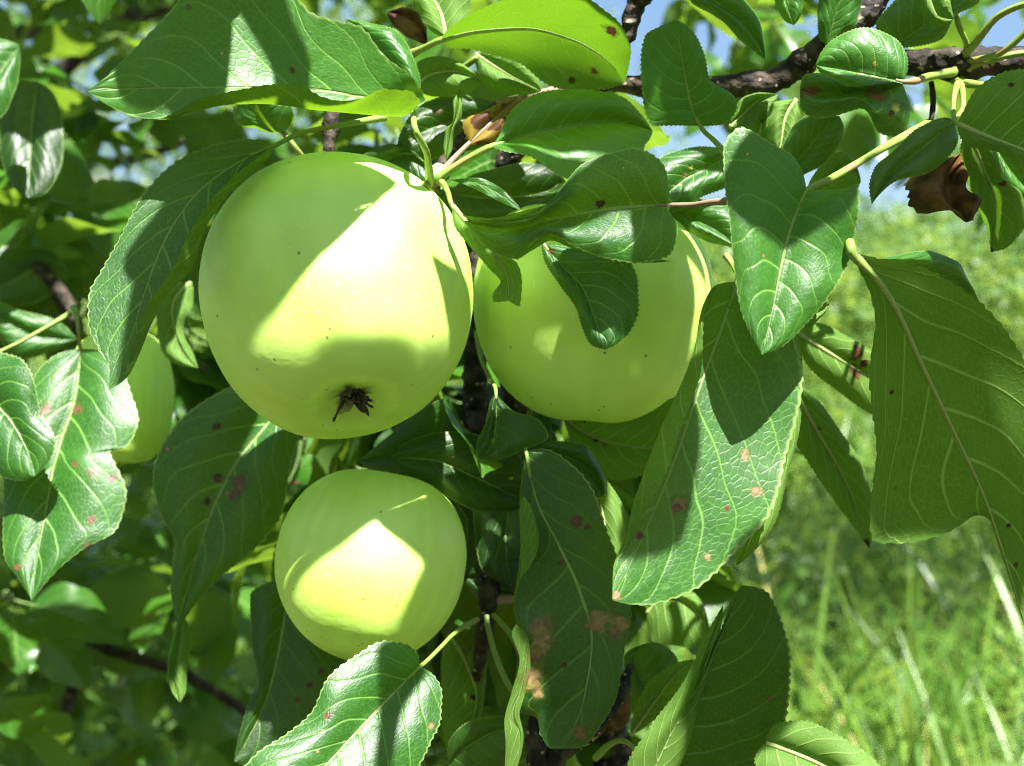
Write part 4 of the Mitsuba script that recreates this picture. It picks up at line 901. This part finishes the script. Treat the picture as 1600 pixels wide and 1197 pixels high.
def plant(kind, label, x, y, h, wdt, N, size, seed, trunk=.05, group=None, low=0.1):
    key = thing(kind, label, 'tree' if 'tree' in kind else 'shrub', group)
    z0 = float(ground_z(np.array([x]), np.array([y]))[0])
    put(f'{key}__trunk' if 'tree' in kind else f'{key}__stem', mikit.ply(tube([(x, y, z0 - .1), (x + .03 * h, y, z0 + h * .4), (x, y + .02 * h, z0 + h * .8)], [trunk, trunk * .7, trunk * .25], 8, 14, .2, seed), 'bark', smooth=True))
    c = np.array([x, y, z0 + h * (.5 + low / 2)])
    v, f = leaf_cloud(N, c, np.array([wdt, wdt, h * (1 - low) * .5]), size, seed)
    put(f'{key}__crown' if 'tree' in kind else f'{key}__foliage', mikit.ply(trimesh.Trimesh(v, f, process=False), 'shrub_leaf'))


spots_ = [(2.6, 9.5, 1.25, .9), (4.4, 10.5, 1.4, 1.0), (1.1, 12.5, 1.7, 1.1), (6.6, 12, 1.5, 1.2), (3.6, 15, 2.0, 1.5), (8.6, 17, 2.3, 1.8), (6.2, 20, 2.6, 2.0), (1.8, 20, 2.4, 1.8)]
for i, (x, y, h, w) in enumerate(spots_):
    plant('shrub', ['low yellow green shrub right of centre beyond the grass', 'rounded shrub beyond the grass behind the drooping leaf', 'taller shrub beyond the grass near the picture centre', 'shrub beyond the grass near the right edge', 'larger shrub standing behind the rounded one', 'big shrub far back at the right edge', 'far shrub behind the others at the right', 'far shrub behind the large leaf with bite marks'][i], x, y, h, w, 2600, .05 + .003 * y, 40 + i, .03)
for i, (x, y, h, w) in enumerate([(9, 42, 4.2, 4), (19, 46, 5.0, 5), (2, 55, 5.0, 5), (30, 60, 6, 6), (13, 70, 6.5, 6)]):
    plant('tree', ['low distant tree on the hazy skyline at the right', 'distant tree at the right edge of the skyline', 'distant tree behind the leaves near the centre', 'far tree at the end of the skyline', 'farthest tree on the skyline'][i], x, y, h, w, 6000, .16, 60 + i, .15)
# the orchard behind on the left
for i, (x, y, h, w) in enumerate([(-2.4, 5.2, 3.6, 1.7), (-.6, 7.5, 3.4, 1.6), (-4.6, 7.6, 4.2, 2.2)]):
    plant('fruit_tree', ['nearest orchard tree behind the left leaves', 'orchard tree glimpsed behind the apples', 'orchard tree farther off at the left edge'][i], x, y, h, w, 9000, .035, 80 + i, .07, low=.15)
for i, (x, y, h, w) in enumerate([(-.55, 1.55, .75, .42), (-1.0, 2.1, .85, .5), (-.15, 2.2, .7, .42), (-.5, 2.9, .9, .6)]):
    plant('shrub', ['low dark shrub under the bough at the lower left', 'broad low shrub farther left behind the leaves', 'low shrub behind the lowest apple', 'shrub in the shade below the orchard tree'][i], x, y, h, w, 3500, .03, 90 + i, .012)

# tree that the boughs belong to, its crown added overhead to block sky light
key = thing('apple_tree', 'apple tree whose boughs hang into view, its crown added overhead to block sky light', 'tree')
put(f'{key}__trunk', mikit.ply(tube([(-1.5, 2.6, -.1), (-1.42, 2.5, .8), (-1.2, 2.2, 1.7), (-.7, 1.8, 2.5)], [.12, .10, .08, .04], 14, 60, .2, 3), 'bark', smooth=True))
V, F, at = [], [], 0
for i, (c, rad, N) in enumerate([((-.9, 1.9, 2.75), (1.3, 1.1, .75), 9000), ((.5, 1.9, 2.9), (1.2, 1.0, .75), 8000), ((-.3, 1.0, 2.35), (.9, .45, .45), 3500), ((-2.2, 1.6, 2.4), (1.0, 1.0, .9), 6000), ((1.6, 2.2, 3.2), (.9, .9, .6), 4000)]):
    v, f = leaf_cloud(N, np.array(c), np.array(rad), .036, 300 + i)
    V.append(v); F.append(f + at); at += len(v)
put(f'{key}__crown', mikit.ply(trimesh.Trimesh(np.vstack(V), np.vstack(F), process=False), 'shrub_leaf'))
# unseen foliage added beside and behind the viewer to block sky light
V, F, at = [], [], 0
for i, (x, y, h, w) in enumerate([(-3.6, -2.6, 4.4, 1.7), (-1.2, -3.9, 5.2, 1.8), (1.4, -3.8, 5.2, 1.8), (3.8, -2.8, 4.6, 1.7), (-4.6, .2, 4.6, 1.7), (5.0, -.4, 4.4, 1.6), (-6, -4, 5.5, 2), (6.5, -4.4, 5.5, 2)]):
    v, f = leaf_cloud(6500, np.array([x, y, h * .52]), np.array([w, w, h * .5]), .055, 400 + i)
    V.append(v); F.append(f + at); at += len(v)
put('sky_block_foliage', mikit.ply(trimesh.Trimesh(np.vstack(V), np.vstack(F), process=False), 'shrub_leaf'), 'unseen orchard foliage added around the viewer to block sky light', 'stuff')
labels['sky_block_foliage']['category'] = 'added_foliage'
